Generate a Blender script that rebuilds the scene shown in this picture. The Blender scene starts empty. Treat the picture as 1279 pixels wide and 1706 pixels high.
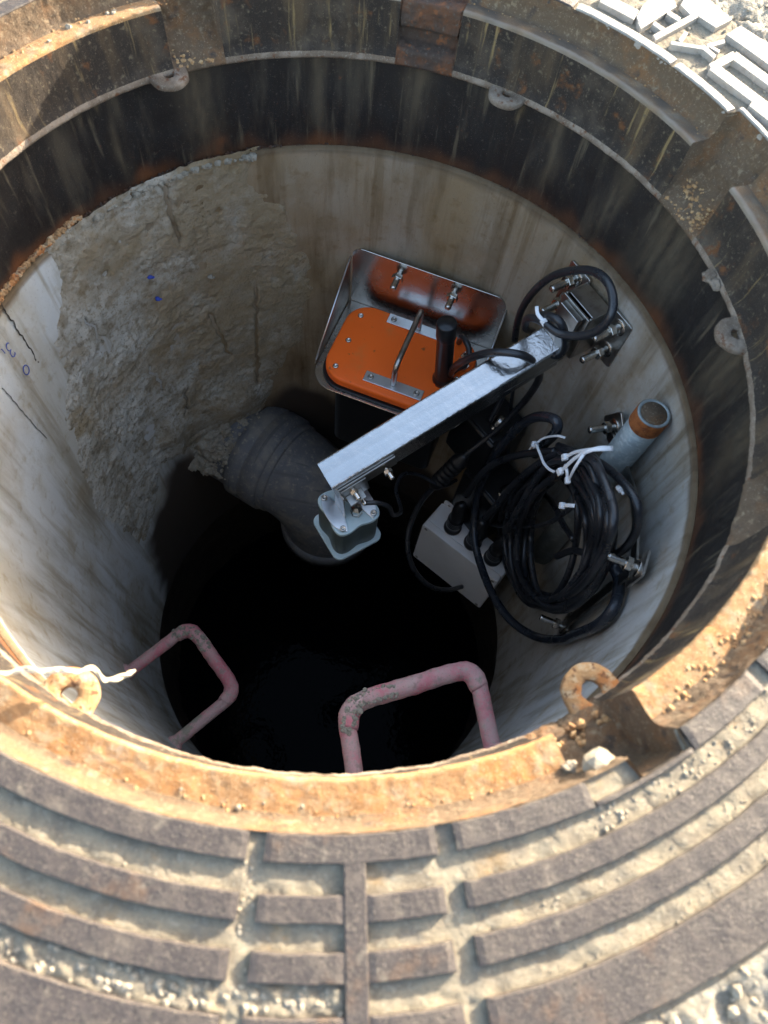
import bpy, bmesh, math, random
from mathutils import Vector, Matrix, noise
from math import pi, sin, cos, radians as R_

random.seed(7)
S = bpy.context.scene
COL = S.collection

# ---------------------------------------------------------------- camera, world, sun, exposure
cd = bpy.data.cameras.new('camera')
cam = bpy.data.objects.new('camera', cd); COL.objects.link(cam)
right = Vector((0.98257, 0.16967, 0.07602)); up = Vector((-0.18592, 0.89668, 0.40174)); fwd = Vector((0.0, 0.408865, -0.912595))
M = Matrix((right, up, -fwd)).transposed().to_4x4()
M.translation = Vector((0.06254, -0.36438, 0.38949))
cam.matrix_world = M
cd.sensor_fit = 'HORIZONTAL'; cd.sensor_width = 36.0
cd.lens = 36.0 * 1168.44 / 1279.0
cd.clip_start = 0.02; cd.clip_end = 200
cd.dof.use_dof = True; cd.dof.focus_distance = 0.98; cd.dof.aperture_fstop = 10.5
S.camera = cam

SUN_AZ, SUN_EL = R_(51.0), R_(15.6)          # the sun stands low beyond the top right of the picture
w = bpy.data.worlds.new('World'); S.world = w; w.use_nodes = True
nt = w.node_tree
sky = nt.nodes.new('ShaderNodeTexSky'); sky.sky_type = 'NISHITA'; sky.sun_disc = False
sky.sun_elevation = SUN_EL; sky.sun_rotation = pi / 2 - SUN_AZ
sky.air_density = 1.0; sky.dust_density = 2.6; sky.ozone_density = 0.0
bg = nt.nodes['Background']; bg.inputs[1].default_value = 0.145
nt.links.new(sky.outputs[0], bg.inputs[0])
ld = bpy.data.lights.new('sun', 'SUN'); ld.energy = 4.5; ld.angle = R_(0.5); ld.color = (1.0, 0.88, 0.70)
sun = bpy.data.objects.new('sun', ld); COL.objects.link(sun)
sd = Vector((cos(SUN_AZ) * cos(SUN_EL), sin(SUN_AZ) * cos(SUN_EL), sin(SUN_EL)))
sun.rotation_euler = (-sd).to_track_quat('-Z', 'Y').to_euler(); sun.location = sd * 5
S.view_settings.view_transform = 'Standard'; S.view_settings.look = 'None'
S.view_settings.gamma = 1; S.view_settings.use_curve_mapping = False
S.view_settings.exposure = 2.55
S.render.engine = 'CYCLES'
S.cycles.max_bounces = 10; S.cycles.diffuse_bounces = 6; S.cycles.glossy_bounces = 6

# ---------------------------------------------------------------- materials
def mat(name, base, rough=0.6, metal=0.0, layers=(), bump=(), coord='obj', spec=0.5, rvar=None, attr=None, late=()):
    """layers: (scale xyz or s, lo, hi, colour, coord, detail) - the colour is laid where noise lies past lo..hi
       bump: (scale, distance, coord)   attr: list of (attribute, channel, colour) laid by a mesh mask"""
    m = bpy.data.materials.new(name); m.use_nodes = True
    t = m.node_tree; N = t.nodes; L = t.links
    b = N['Principled BSDF']
    b.inputs['Roughness'].default_value = rough; b.inputs['Metallic'].default_value = metal
    b.inputs['Specular IOR Level'].default_value = spec
    tc = N.new('ShaderNodeTexCoord'); at = N.new('ShaderNodeAttribute'); at.attribute_name = 'loc'
    def vec(scale, c):
        mp = N.new('ShaderNodeMapping')
        sc = scale if isinstance(scale, tuple) else (scale,) * 3
        mp.inputs['Scale'].default_value = sc
        L.new({'obj': tc.outputs['Object'], 'uv': tc.outputs['UV'], 'loc': at.outputs['Vector']}[c], mp.inputs[0])
        return mp.outputs[0]
    def noi(scale, c, detail=6, rgh=0.6):
        n = N.new('ShaderNodeTexNoise'); n.inputs['Scale'].default_value = 1.0
        n.inputs['Detail'].default_value = detail; n.inputs['Roughness'].default_value = rgh
        L.new(vec(scale, c), n.inputs['Vector']); return n.outputs[0]
    def ramp(src, lo, hi):
        r = N.new('ShaderNodeMapRange'); r.interpolation_type = 'SMOOTHSTEP'
        r.inputs[1].default_value = lo; r.inputs[2].default_value = hi
        L.new(src, r.inputs[0]); return r.outputs[0]
    rgb = N.new('ShaderNodeRGB'); rgb.outputs[0].default_value = (*base, 1); cur = rgb.outputs[0]
    def mix(f, cur, col):
        x = N.new('ShaderNodeMix'); x.data_type = 'RGBA'
        L.new(f, x.inputs[0]); L.new(cur, x.inputs[6]); x.inputs[7].default_value = (*col, 1); return x.outputs[2]
    def do_attr(items, cur):
        for (an, ch, col) in items:
            a = N.new('ShaderNodeAttribute'); a.attribute_name = an
            s = N.new('ShaderNodeSeparateColor'); L.new(a.outputs['Color'], s.inputs[0])
            cur = mix(s.outputs[ch], cur, col)
        return cur
    if attr: cur = do_attr([a for a in attr if a[1] == 0 and len(a) == 3], cur)
    for la in layers:
        sc, lo, hi, col = la[:4]; c = la[4] if len(la) > 4 else coord; det = la[5] if len(la) > 5 else 6
        cur = mix(ramp(noi(sc, c, det), lo, hi), cur, col)
    for la in late:                     # darker speckle and streaks, as a factor of what lies below
        x = N.new('ShaderNodeMix'); x.data_type = 'RGBA'; x.blend_type = 'MULTIPLY'
        L.new(ramp(noi(la[0], la[4] if len(la) > 4 else coord), la[1], la[2]), x.inputs[0]); L.new(cur, x.inputs[6])
        x.inputs[7].default_value = (la[3], la[3] * .93, la[3] * .82, 1); cur = x.outputs[2]
    if attr: cur = do_attr([a[:3] for a in attr if a[1] != 0 or len(a) == 4], cur)
    L.new(cur, b.inputs['Base Color'])
    if rvar:
        sc, a, z = rvar[:3]; c = rvar[3] if len(rvar) > 3 else coord
        r = N.new('ShaderNodeMapRange'); L.new(noi(sc, c), r.inputs[0])
        r.inputs[1].default_value = 0.3; r.inputs[2].default_value = 0.7
        r.inputs[3].default_value = a; r.inputs[4].default_value = z; L.new(r.outputs[0], b.inputs['Roughness'])
    nrm = None
    for bu in bump:
        sc, d = bu[:2]; c = bu[2] if len(bu) > 2 else coord
        bn = N.new('ShaderNodeBump'); bn.inputs['Strength'].default_value = 1.0; bn.inputs['Distance'].default_value = d
        L.new(noi(sc, c, 8, 0.65), bn.inputs['Height'])
        if nrm: L.new(nrm, bn.inputs['Normal'])
        nrm = bn.outputs[0]
    if nrm: L.new(nrm, b.inputs['Normal'])
    return m

MT = {}
MT['bar'] = mat('dusty_cast_iron', (.036, .029, .028), .58, 0, [(160, .44, .64, (.052, .042, .039)), (38, .50, .72, (.085, .070, .058)), (20, .57, .70, (.075, .042, .024)), (900, .55, .69, (.14, .118, .092)), (420, .58, .68, (.016, .013, .012)), (70, .60, .72, (.12, .102, .08))], [(700, .0005), (160, .0006)])
MT['letter'] = mat('bare_pale_iron', (.30, .28, .255), .6, 0, [(120, .45, .65, (.25, .225, .20)), (600, .58, .70, (.15, .125, .10)), (60, .55, .7, (.40, .37, .32))], [(500, .0005)])
MT['infill'] = mat('pale_mortar', (.255, .22, .16), .95, 0, [(90, .44, .64, (.18, .155, .118)), (420, .54, .68, (.31, .28, .22)), (1200, .56, .67, (.13, .108, .08)), (28, .58, .74, (.255, .18, .10)), (45, .58, .72, (.20, .18, .145))], [(350, .0014), (1200, .0008)])
MT['ground'] = mat('cement_grit', (.34, .31, .25), .95, 0, [(60, .42, .6, (.24, .215, .17)), (320, .52, .64, (.42, .385, .32)), (900, .56, .66, (.12, .10, .08))], [(240, .004), (900, .0012)])
MT['stone'] = mat('crumbs', (.33, .29, .225), .95, 0, [(150, .4, .65, (.24, .205, .155)), (700, .55, .68, (.40, .36, .29))], [(500, .0012)])
MT['rim'] = mat('rusty_sandy_iron', (.27, .155, .072), .95, 0,
    [(22, .46, .68, (.33, .155, .052)), (75, .48, .66, (.30, .22, .135)), (30, .56, .70, (.24, .19, .135)), (190, .5, .66, (.29, .16, .07)), (300, .61, .72, (.20, .10, .04)), (900, .58, .68, (.52, .41, .25)), (14, .64, .78, (.24, .13, .055))],
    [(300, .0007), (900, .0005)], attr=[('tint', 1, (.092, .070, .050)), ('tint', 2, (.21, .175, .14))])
MT['lugrust'] = mat('rough_lug_rust', (.36, .215, .10), .95, 0, [(60, .45, .62, (.40, .16, .05)), (140, .5, .66, (.44, .33, .20)), (260, .54, .66, (.13, .06, .03)), (40, .58, .7, (.30, .25, .19))], [(180, .0016), (600, .0009)])
MT['rustgrit'] = mat('rust_crumbs', (.34, .19, .08), .95, 0, [(300, .4, .6, (.40, .28, .15)), (150, .5, .65, (.20, .10, .045))], [(700, .0006)])
MT['rustdark'] = mat('dark_rust', (.060, .040, .030), .9, 0, [(30, .46, .64, (.115, .050, .024)), (110, .56, .70, (.20, .075, .028)), (300, .56, .68, (.10, .085, .07)), (70, .60, .72, (.04, .032, .028))], [(260, .0016), (900, .0006)])
MT['recess'] = mat('rusty_recess_iron', (.105, .070, .042), .9, 0, [((30, 30, 30), .47, .67, (.17, .085, .035)), (170, .54, .7, (.20, .15, .095)), (60, .54, .7, (.055, .042, .033)), (700, .58, .7, (.25, .20, .14))], [(260, .0014), (900, .0006)])
MT['upper'] = mat('streaked_iron', (.026, .020, .0165), .8, 0,
    [((28, 5, 1), .48, .68, (.085, .058, .034), 'uv'), (18, .5, .7, (.075, .058, .043)), (50, .58, .72, (.115, .048, .018)), ((120, 9, 1), .58, .70, (.22, .155, .072), 'uv'), ((60, 16, 1), .66, .76, (.17, .07, .025), 'uv'), (900, .60, .72, (.19, .15, .10)), (220, .56, .72, (.115, .092, .062))],
    [(600, .0006), ((120, 20, 1), .0006, 'uv')], spec=.3)
MT['lip'] = mat('dusty_lip', (.15, .110, .078), .9, 0, [(40, .45, .62, (.24, .19, .145)), (140, .55, .68, (.13, .055, .025)), (700, .55, .68, (.30, .25, .19))], [(500, .0012)])
MT['collar'] = mat('black_bitumen', (.0135, .0112, .0102), .52, 0,
    [((34, 5, 1), .50, .70, (.052, .042, .030), 'uv'), ((90, 7, 1), .56, .72, (.095, .076, .050), 'uv'), ((25, 9, 1), .62, .76, (.115, .082, .042), 'uv'), (1100, .63, .72, (.22, .18, .13)), (60, .68, .78, (.16, .05, .018)), (260, .6, .74, (.07, .058, .045))],
    [(700, .0004), ((90, 14, 1), .0006, 'uv')], rvar=(40, .42, .7), spec=.4, attr=[('tint', 1, (.105, .080, .050)), ('tint', 2, (.15, .055, .02))])
MT['concrete'] = mat('stained_light_tinted_concrete', (.54, .555, .55), .9, 0,  # pale base also holds the brighter light on the left wall
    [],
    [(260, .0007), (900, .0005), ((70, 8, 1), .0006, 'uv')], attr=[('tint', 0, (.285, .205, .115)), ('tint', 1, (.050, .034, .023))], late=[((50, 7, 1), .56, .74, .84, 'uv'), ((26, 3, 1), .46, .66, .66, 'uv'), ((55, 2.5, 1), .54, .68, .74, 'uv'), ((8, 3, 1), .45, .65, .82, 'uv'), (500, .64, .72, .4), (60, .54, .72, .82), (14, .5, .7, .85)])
MT['mortar'] = mat('rough_mortar', (.56, .535, .47), .95, 0,
    [(14, .46, .62, (.40, .37, .305)), (40, .5, .66, (.54, .525, .475)), ((60, 9, 1), .54, .70, (.38, .34, .27), 'uv'), (11, .57, .7, (.36, .29, .185)), (120, .56, .70, (.52, .50, .45))],
    [(90, .0022), (260, .0024), (900, .0010)], attr=[('tint', 0, (.30, .222, .125), 'late'), ('tint', 1, (.050, .036, .026)), ('tint', 2, (.075, .042, .022))], late=[(150, .50, .66, .68), (340, .58, .68, .45), (30, .50, .64, .66), (70, .54, .66, .6), ((90, 12, 1), .60, .72, .7, 'uv')])
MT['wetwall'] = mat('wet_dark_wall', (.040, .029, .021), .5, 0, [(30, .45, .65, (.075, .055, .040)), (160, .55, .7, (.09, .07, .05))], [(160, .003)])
MT['pvc'] = mat('dusty_black_pvc', (.125, .126, .132), .42, 0, [(24, .46, .66, (.20, .185, .16)), (130, .54, .70, (.26, .235, .195)), (700, .60, .72, (.32, .28, .22)), ((4, 90, 90), .56, .68, (.10, .10, .10), 'loc')], [(500, .0006), (60, .0006)], rvar=(30, .4, .8))
MT['pink'] = mat('dusty_pink_plastic', (.54, .17, .20), .7, 0, [(30, .36, .66, (.53, .30, .29)), (16, .44, .66, (.50, .34, .32)), (240, .52, .68, (.40, .32, .28)), (70, .56, .68, (.34, .22, .20)), (24, .59, .66, (.29, .26, .205)), (700, .60, .7, (.20, .13, .10))], [(300, .0008), (60, .0005)])
MT['crust'] = mat('dry_mud_crust', (.30, .27, .215), .95, 0, [(200, .45, .62, (.20, .18, .14))], [(300, .0015)])
MT['mortarlump'] = mat('mortar_lumps', (.36, .32, .25), .95, 0, [(60, .45, .62, (.27, .225, .165)), (300, .52, .66, (.44, .40, .33))], [(300, .003), (900, .001)])
MT['steel'] = mat('brushed_stainless', (.62, .615, .60), .24, 1, [((4, 120, 120), .4, .7, (.55, .545, .53), 'loc'), (10, .5, .75, (.54, .53, .52))], [((6, 500, 500), .00002, 'loc'), ((3.5, 3, 3), .008, 'loc')], rvar=((3, 60, 60), .19, .28, 'loc'))
MT['mirror'] = mat('polished_stainless', (.50, .47, .43), .22, 1, [(24, .45, .7, (.42, .39, .35))], [(14, .0012)], rvar=(30, .2, .32))
MT['dullsteel'] = mat('dull_stainless', (.43, .41, .38), .33, 1, [(60, .45, .65, (.30, .28, .25))], [(600, .0002)])
MT['bolt'] = mat('bright_bolt', (.62, .60, .56), .25, 1, [(300, .5, .66, (.42, .39, .34))], [])
MT['orange'] = mat('orange_plastic', (.95, .145, .012), .5, 0, [(16, .45, .7, (.90, .135, .011)), (24, .55, .75, (.82, .17, .030)), (60, .66, .74, (.34, .09, .02)), (30, .72, .80, (.35, .09, .02)), (500, .73, .8, (.2, .06, .02))], [(900, .00012)], spec=.35)
MT['blackpl'] = mat('black_plastic', (.012, .012, .013), .30, 0, [(60, .5, .7, (.022, .021, .02)), (700, .66, .75, (.07, .06, .05))], [])
MT['cable'] = mat('black_rubber', (.017, .018, .021), .36, 0, [(40, .5, .7, (.030, .030, .033)), (500, .66, .76, (.12, .105, .085))], [(600, .0002)], rvar=(60, .22, .42), spec=.55)
MT['glosscable'] = mat('glossy_rubber', (.022, .026, .034), .22, 0, [(50, .5, .7, (.034, .036, .042)), (500, .66, .76, (.13, .115, .095))], [(400, .0002)], rvar=(40, .15, .32))
MT['greybox'] = mat('light_grey_plastic', (.90, .885, .87), .5, 0, [(30, .45, .7, (.87, .85, .83)), (14, .56, .74, (.78, .75, .71)), (500, .70, .8, (.50, .46, .41))], [(900, .0001)])
MT['sensor'] = mat('blue_grey_plastic', (.42, .54, .57), .42, 0, [(40, .45, .7, (.38, .49, .52))], [])
MT['sensordark'] = mat('dark_grey_plastic', (.055, .075, .072), .45, 0, [(60, .45, .7, (.075, .09, .086))], [])
MT['plate'] = mat('satin_alloy', (.72, .74, .76), .32, 1, [(50, .45, .7, (.64, .66, .68))], [])
MT['tie'] = mat('white_nylon', (.78, .79, .80), .45, 0, [(200, .5, .7, (.70, .71, .71))], [])
MT['galv'] = mat('galvanised_pipe', (.30, .335, .33), .5, .45, [(30, .45, .62, (.24, .265, .265)), (140, .5, .66, (.40, .43, .42)), (24, .62, .72, (.34, .30, .22))], [(300, .0004)])
MT['thread'] = mat('rusty_thread', (.40, .125, .03), .7, .1, [(150, .45, .65, (.24, .07, .02)), (500, .55, .7, (.48, .2, .07))], [(500, .0005)])
MT['string'] = mat('pale_twine', (.62, .56, .42), .9, 0, [(400, .45, .65, (.48, .42, .3))], [(900, .0004)])
MT['blue'] = mat('blue_marker', (.03, .06, .33), .7)
MT['crack'] = mat('crack_dark', (.03, .025, .02), .95)
wm = bpy.data.materials.new('dark_water'); wm.use_nodes = True
_b = wm.node_tree.nodes['Principled BSDF']; _b.inputs['Base Color'].default_value = (.0015, .002, .0025, 1)
_b.inputs['Roughness'].default_value = .03; _b.inputs['IOR'].default_value = 1.33; _b.inputs['Specular IOR Level'].default_value = .04
_n = wm.node_tree.nodes.new('ShaderNodeTexNoise'); _n.inputs['Scale'].default_value = 60
_w = wm.node_tree.nodes.new('ShaderNodeTexCoord'); wm.node_tree.links.new(_w.outputs['Object'], _n.inputs['Vector'])
_u = wm.node_tree.nodes.new('ShaderNodeBump'); _u.inputs['Distance'].default_value = .0005
wm.node_tree.links.new(_n.outputs[0], _u.inputs['Height']); wm.node_tree.links.new(_u.outputs[0], _b.inputs['Normal'])
MT['water'] = wm

# ---------------------------------------------------------------- mesh helpers
class MB:
    def __init__(s): s.v = []; s.f = []; s.l = []; s.sm = []; s.uv = None; s.col = None
    def add(s, verts, faces, M=None, smooth=False):
        o = len(s.v)
        for v in verts:
            v = Vector(v); s.l.append(v.copy()); s.v.append(M @ v if M else v)
        for f in faces: s.f.append([i + o for i in f]); s.sm.append(smooth)
        return s

def obj(name, mb, m, parent=None):
    me = bpy.data.meshes.new(name)
    off = Vector((0, 0, 0))
    q = parent
    while q is not None: off += q.location; q = q.parent
    me.from_pydata([v - off for v in mb.v], [], mb.f)
    me.polygons.foreach_set('use_smooth', mb.sm)
    a = me.attributes.new('loc', 'FLOAT_VECTOR', 'POINT')
    a.data.foreach_set('vector', [c for v in mb.l for c in v])
    if mb.uv:
        ul = me.uv_layers.new(name='UVMap')
        li = [0] * len(me.loops); me.loops.foreach_get('vertex_index', li)
        ul.data.foreach_set('uv', [c for i in li for c in mb.uv[i]])
    if mb.col:
        ca = me.color_attributes.new('tint', 'FLOAT_COLOR', 'POINT')
        ca.data.foreach_set('color', [c for q in mb.col for c in (q[0], q[1], q[2], 1)])
    me.materials.append(MT[m]); me.validate()
    o = bpy.data.objects.new(name, me); COL.objects.link(o)
    if parent: o.parent = parent
    return o

def thing(name, label, cat, loc=(0, 0, 0), group=None):
    o = bpy.data.objects.new(name, None); COL.objects.link(o)
    o.location = loc; o.empty_display_size = .02
    o['label'] = label; o['category'] = cat
    if group: o['group'] = group
    return o

def tag(o, label, cat, group=None):
    o['label'] = label; o['category'] = cat
    if group: o['group'] = group
    return o

def frame(origin, x, y, z):
    m = Matrix((Vector(x), Vector(y), Vector(z))).transposed().to_4x4(); m.translation = Vector(origin); return m

def bev(mb, verts, faces, w=.001, seg=2, M=None, smooth=True, only=None):
    bm = bmesh.new(); vs = [bm.verts.new(v) for v in verts]
    for f in faces: bm.faces.new([vs[i] for i in f])
    bm.normal_update()
    bmesh.ops.recalc_face_normals(bm, faces=bm.faces)
    if w > 0:
        ed = [e for e in bm.edges if e.calc_face_angle(0) > .5]
        if ed: bmesh.ops.bevel(bm, geom=ed, offset=w, segments=seg, affect='EDGES', profile=.5, clamp_overlap=True)
    bm.verts.index_update()
    mb.add([v.co.copy() for v in bm.verts], [[v.index for v in f.verts] for f in bm.faces], M, False)
    bm.free(); return mb

def box(mb, x0, x1, y0, y1, z0, z1, M=None, w=.001, seg=2):
    v = [(x0, y0, z0), (x1, y0, z0), (x1, y1, z0), (x0, y1, z0), (x0, y0, z1), (x1, y0, z1), (x1, y1, z1), (x0, y1, z1)]
    f = [(0, 3, 2, 1), (4, 5, 6, 7), (0, 1, 5, 4), (1, 2, 6, 5), (2, 3, 7, 6), (3, 0, 4, 7)]
    return bev(mb, v, f, w, seg, M)

def rrect(x0, x1, y0, y1, r, n=6):
    out = []
    for cx, cy, a in ((x1 - r, y1 - r, 0), (x0 + r, y1 - r, 90), (x0 + r, y0 + r, 180), (x1 - r, y0 + r, 270)):
        for k in range(n + 1):
            t = R_(a + 90 * k / n); out.append((cx + r * cos(t), cy + r * sin(t)))
    return out

def prism(mb, poly, z0, z1, M=None, w=.001, seg=2):
    n = len(poly)
    v = [(x, y, z0) for x, y in poly] + [(x, y, z1) for x, y in poly]
    f = [list(range(n))[::-1], list(range(n, 2 * n))] + [[i, (i + 1) % n, n + (i + 1) % n, n + i] for i in range(n)]
    bm = bmesh.new(); vs = [bm.verts.new(q) for q in v]
    for q in f: bm.faces.new([vs[i] for i in q])
    bmesh.ops.recalc_face_normals(bm, faces=bm.faces)
    if w > 0:
        ed = [e for e in bm.edges if abs(e.verts[0].co.z - e.verts[1].co.z) < 1e-7]
        bmesh.ops.bevel(bm, geom=ed, offset=w, segments=seg, affect='EDGES', profile=.5, clamp_overlap=True)
    bm.verts.index_update()
    mb.add([q.co.copy() for q in bm.verts], [[q.index for q in fa.verts] for fa in bm.faces], M, False)
    bm.free(); return mb

def axis_frame(p, d):
    d = Vector(d).normalized(); x = d.orthogonal().normalized(); y = d.cross(x)
    return frame(p, x, y, d)

def lathe(mb, prof, M=None, n=20, smooth=True):
    """prof: (r, z) list turned about z"""
    v = []; f = []
    for r, z in prof:
        for k in range(n): a = 2 * pi * k / n; v.append((r * cos(a), r * sin(a), z))
    for i in range(len(prof) - 1):
        for k in range(n):
            f.append((i * n + k, i * n + (k + 1) % n, (i + 1) * n + (k + 1) % n, (i + 1) * n + k))
    if prof[0][0] > 1e-6: f.append(list(range(n))[::-1])
    if prof[-1][0] > 1e-6: b = (len(prof) - 1) * n; f.append(list(range(b, b + n)))
    return mb.add(v, f, M, smooth)

def cyl(mb, p, d, L, r, n=16, ch=.0006):
    return lathe(mb, [(max(r - ch, 1e-5), 0), (r, ch), (r, L - ch), (max(r - ch, 1e-5), L)], axis_frame(p, d), n, n > 8)

def spline(P, step=.004, closed=False):
    P = [Vector(p) for p in P]; n = len(P); out = []
    rng = range(n) if closed else range(n - 1)
    for i in rng:
        if closed: a, b, c, d = P[(i - 1) % n], P[i], P[(i + 1) % n], P[(i + 2) % n]
        else:
            b, c = P[i], P[i + 1]
            a = P[i - 1] if i else b * 2 - c
            d = P[i + 2] if i + 2 < n else c * 2 - b
        k = max(2, int((c - b).length / step))
        for j in range(k):
            t = j / k
            out.append(.5 * ((2 * b) + (c - a) * t + (2 * a - 5 * b + 4 * c - d) * t * t + (3 * b - a - 3 * c + d) * t ** 3))
    if not closed: out.append(P[-1])
    return out

def sweep(mb, P, r, n=10, closed=False, flat=None):
    """r: radius or function of 0..1; flat=(w, h, up) sweeps a strip instead"""
    m = len(P); v = []; f = []
    T = []
    for i in range(m):
        a = P[(i - 1) % m] if closed else P[max(0, i - 1)]
        b = P[(i + 1) % m] if closed else P[min(m - 1, i + 1)]
        T.append((b - a).normalized())
    x = T[0].orthogonal().normalized()
    prof = [(cos(2 * pi * k / n), sin(2 * pi * k / n)) for k in range(n)]
    for i in range(m):
        x = (x - T[i] * x.dot(T[i])).normalized(); y = T[i].cross(x)
        rr = r(i / (m - 1)) if callable(r) else r
        if flat:
            X = (flat[2] - T[i] * flat[2].dot(T[i])).normalized(); Y = T[i].cross(X)
            for (cx, cy) in prof: v.append(P[i] + X * (cx * flat[1]) + Y * (cy * flat[0]))
        else:
            for (cx, cy) in prof: v.append(P[i] + (x * cx + y * cy) * rr)
    for i in range(m if closed else m - 1):
        for k in range(n):
            j = (i + 1) % m
            f.append((i * n + k, i * n + (k + 1) % n, j * n + (k + 1) % n, j * n + k))
    if not closed: f.append(list(range(n))[::-1]); f.append(list(range((m - 1) * n, m * n)))
    return mb.add(v, f, None, True)

def blob(mb, c, r, seed, sq=.75, sub=1):
    bm = bmesh.new(); bmesh.ops.create_icosphere(bm, subdivisions=sub, radius=1)
    o = Vector((seed * 1.7, seed * .9, seed * .31))
    V = []
    for q in bm.verts:
        d = 1 + .55 * noise.noise(q.co * 1.3 + o); V.append(Vector(c) + Vector((q.co.x * r * d, q.co.y * r * d, q.co.z * r * d * sq)))
    bm.verts.index_update()
    mb.add(V, [[q.index for q in fa.verts] for fa in bm.faces], None, False); bm.free()

def pol(th, r, z=0): return Vector((r * cos(R_(th)), r * sin(R_(th)), z))
def nz(x, y, z, s=1): return noise.noise(Vector((x * s, y * s, z * s)))
def fbm(x, y, z, s, o=4): return noise.fractal(Vector((x * s, y * s, z * s)), .9, 2.1, o)
def sstep(a, b, x):
    t = min(1, max(0, (x - a) / (b - a))); return t * t * (3 - 2 * t)

def bolt(parent, p, d, L, r, wash=True, nut_at=.35, name='anchor_bolt'):
    """threaded stud out of a surface at p along d with washer and nut"""
    d = Vector(d).normalized(); p = Vector(p)
    mb = MB()
    prof = [(r * .9, 0)]
    k = max(6, int(L / (r * .5)))
    for i in range(k): prof += [(r * (1 if i % 2 else .88), L * (i + .5) / k)]
    prof += [(r * .7, L)]
    lathe(mb, prof, axis_frame(p, d), 12)
    b = obj(name, mb, 'bolt', parent)
    if wash:
        q = MB(); cyl(q, p + d * .0005, d, .0016, r * 2.3, 18, .0003); obj('washer', q, 'bolt', b)
    q = MB(); cyl(q, p + d * L * nut_at, d, r * 1.5, r * 1.75, 6, .0005); obj('nut', q, 'bolt', b)
    return b

def screw(parent, p, d, r, m='bolt'):
    mb = MB(); M = axis_frame(p, d)
    lathe(mb, [(r, -.001), (r, .0012), (r * .8, .002), (r * .45, .002), (r * .42, .0008), (0.00001, .0008)], M, 14)
    return obj('screw', mb, m, parent)

# ---------------------------------------------------------------- measured runs in metres (world coordinates)

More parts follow.
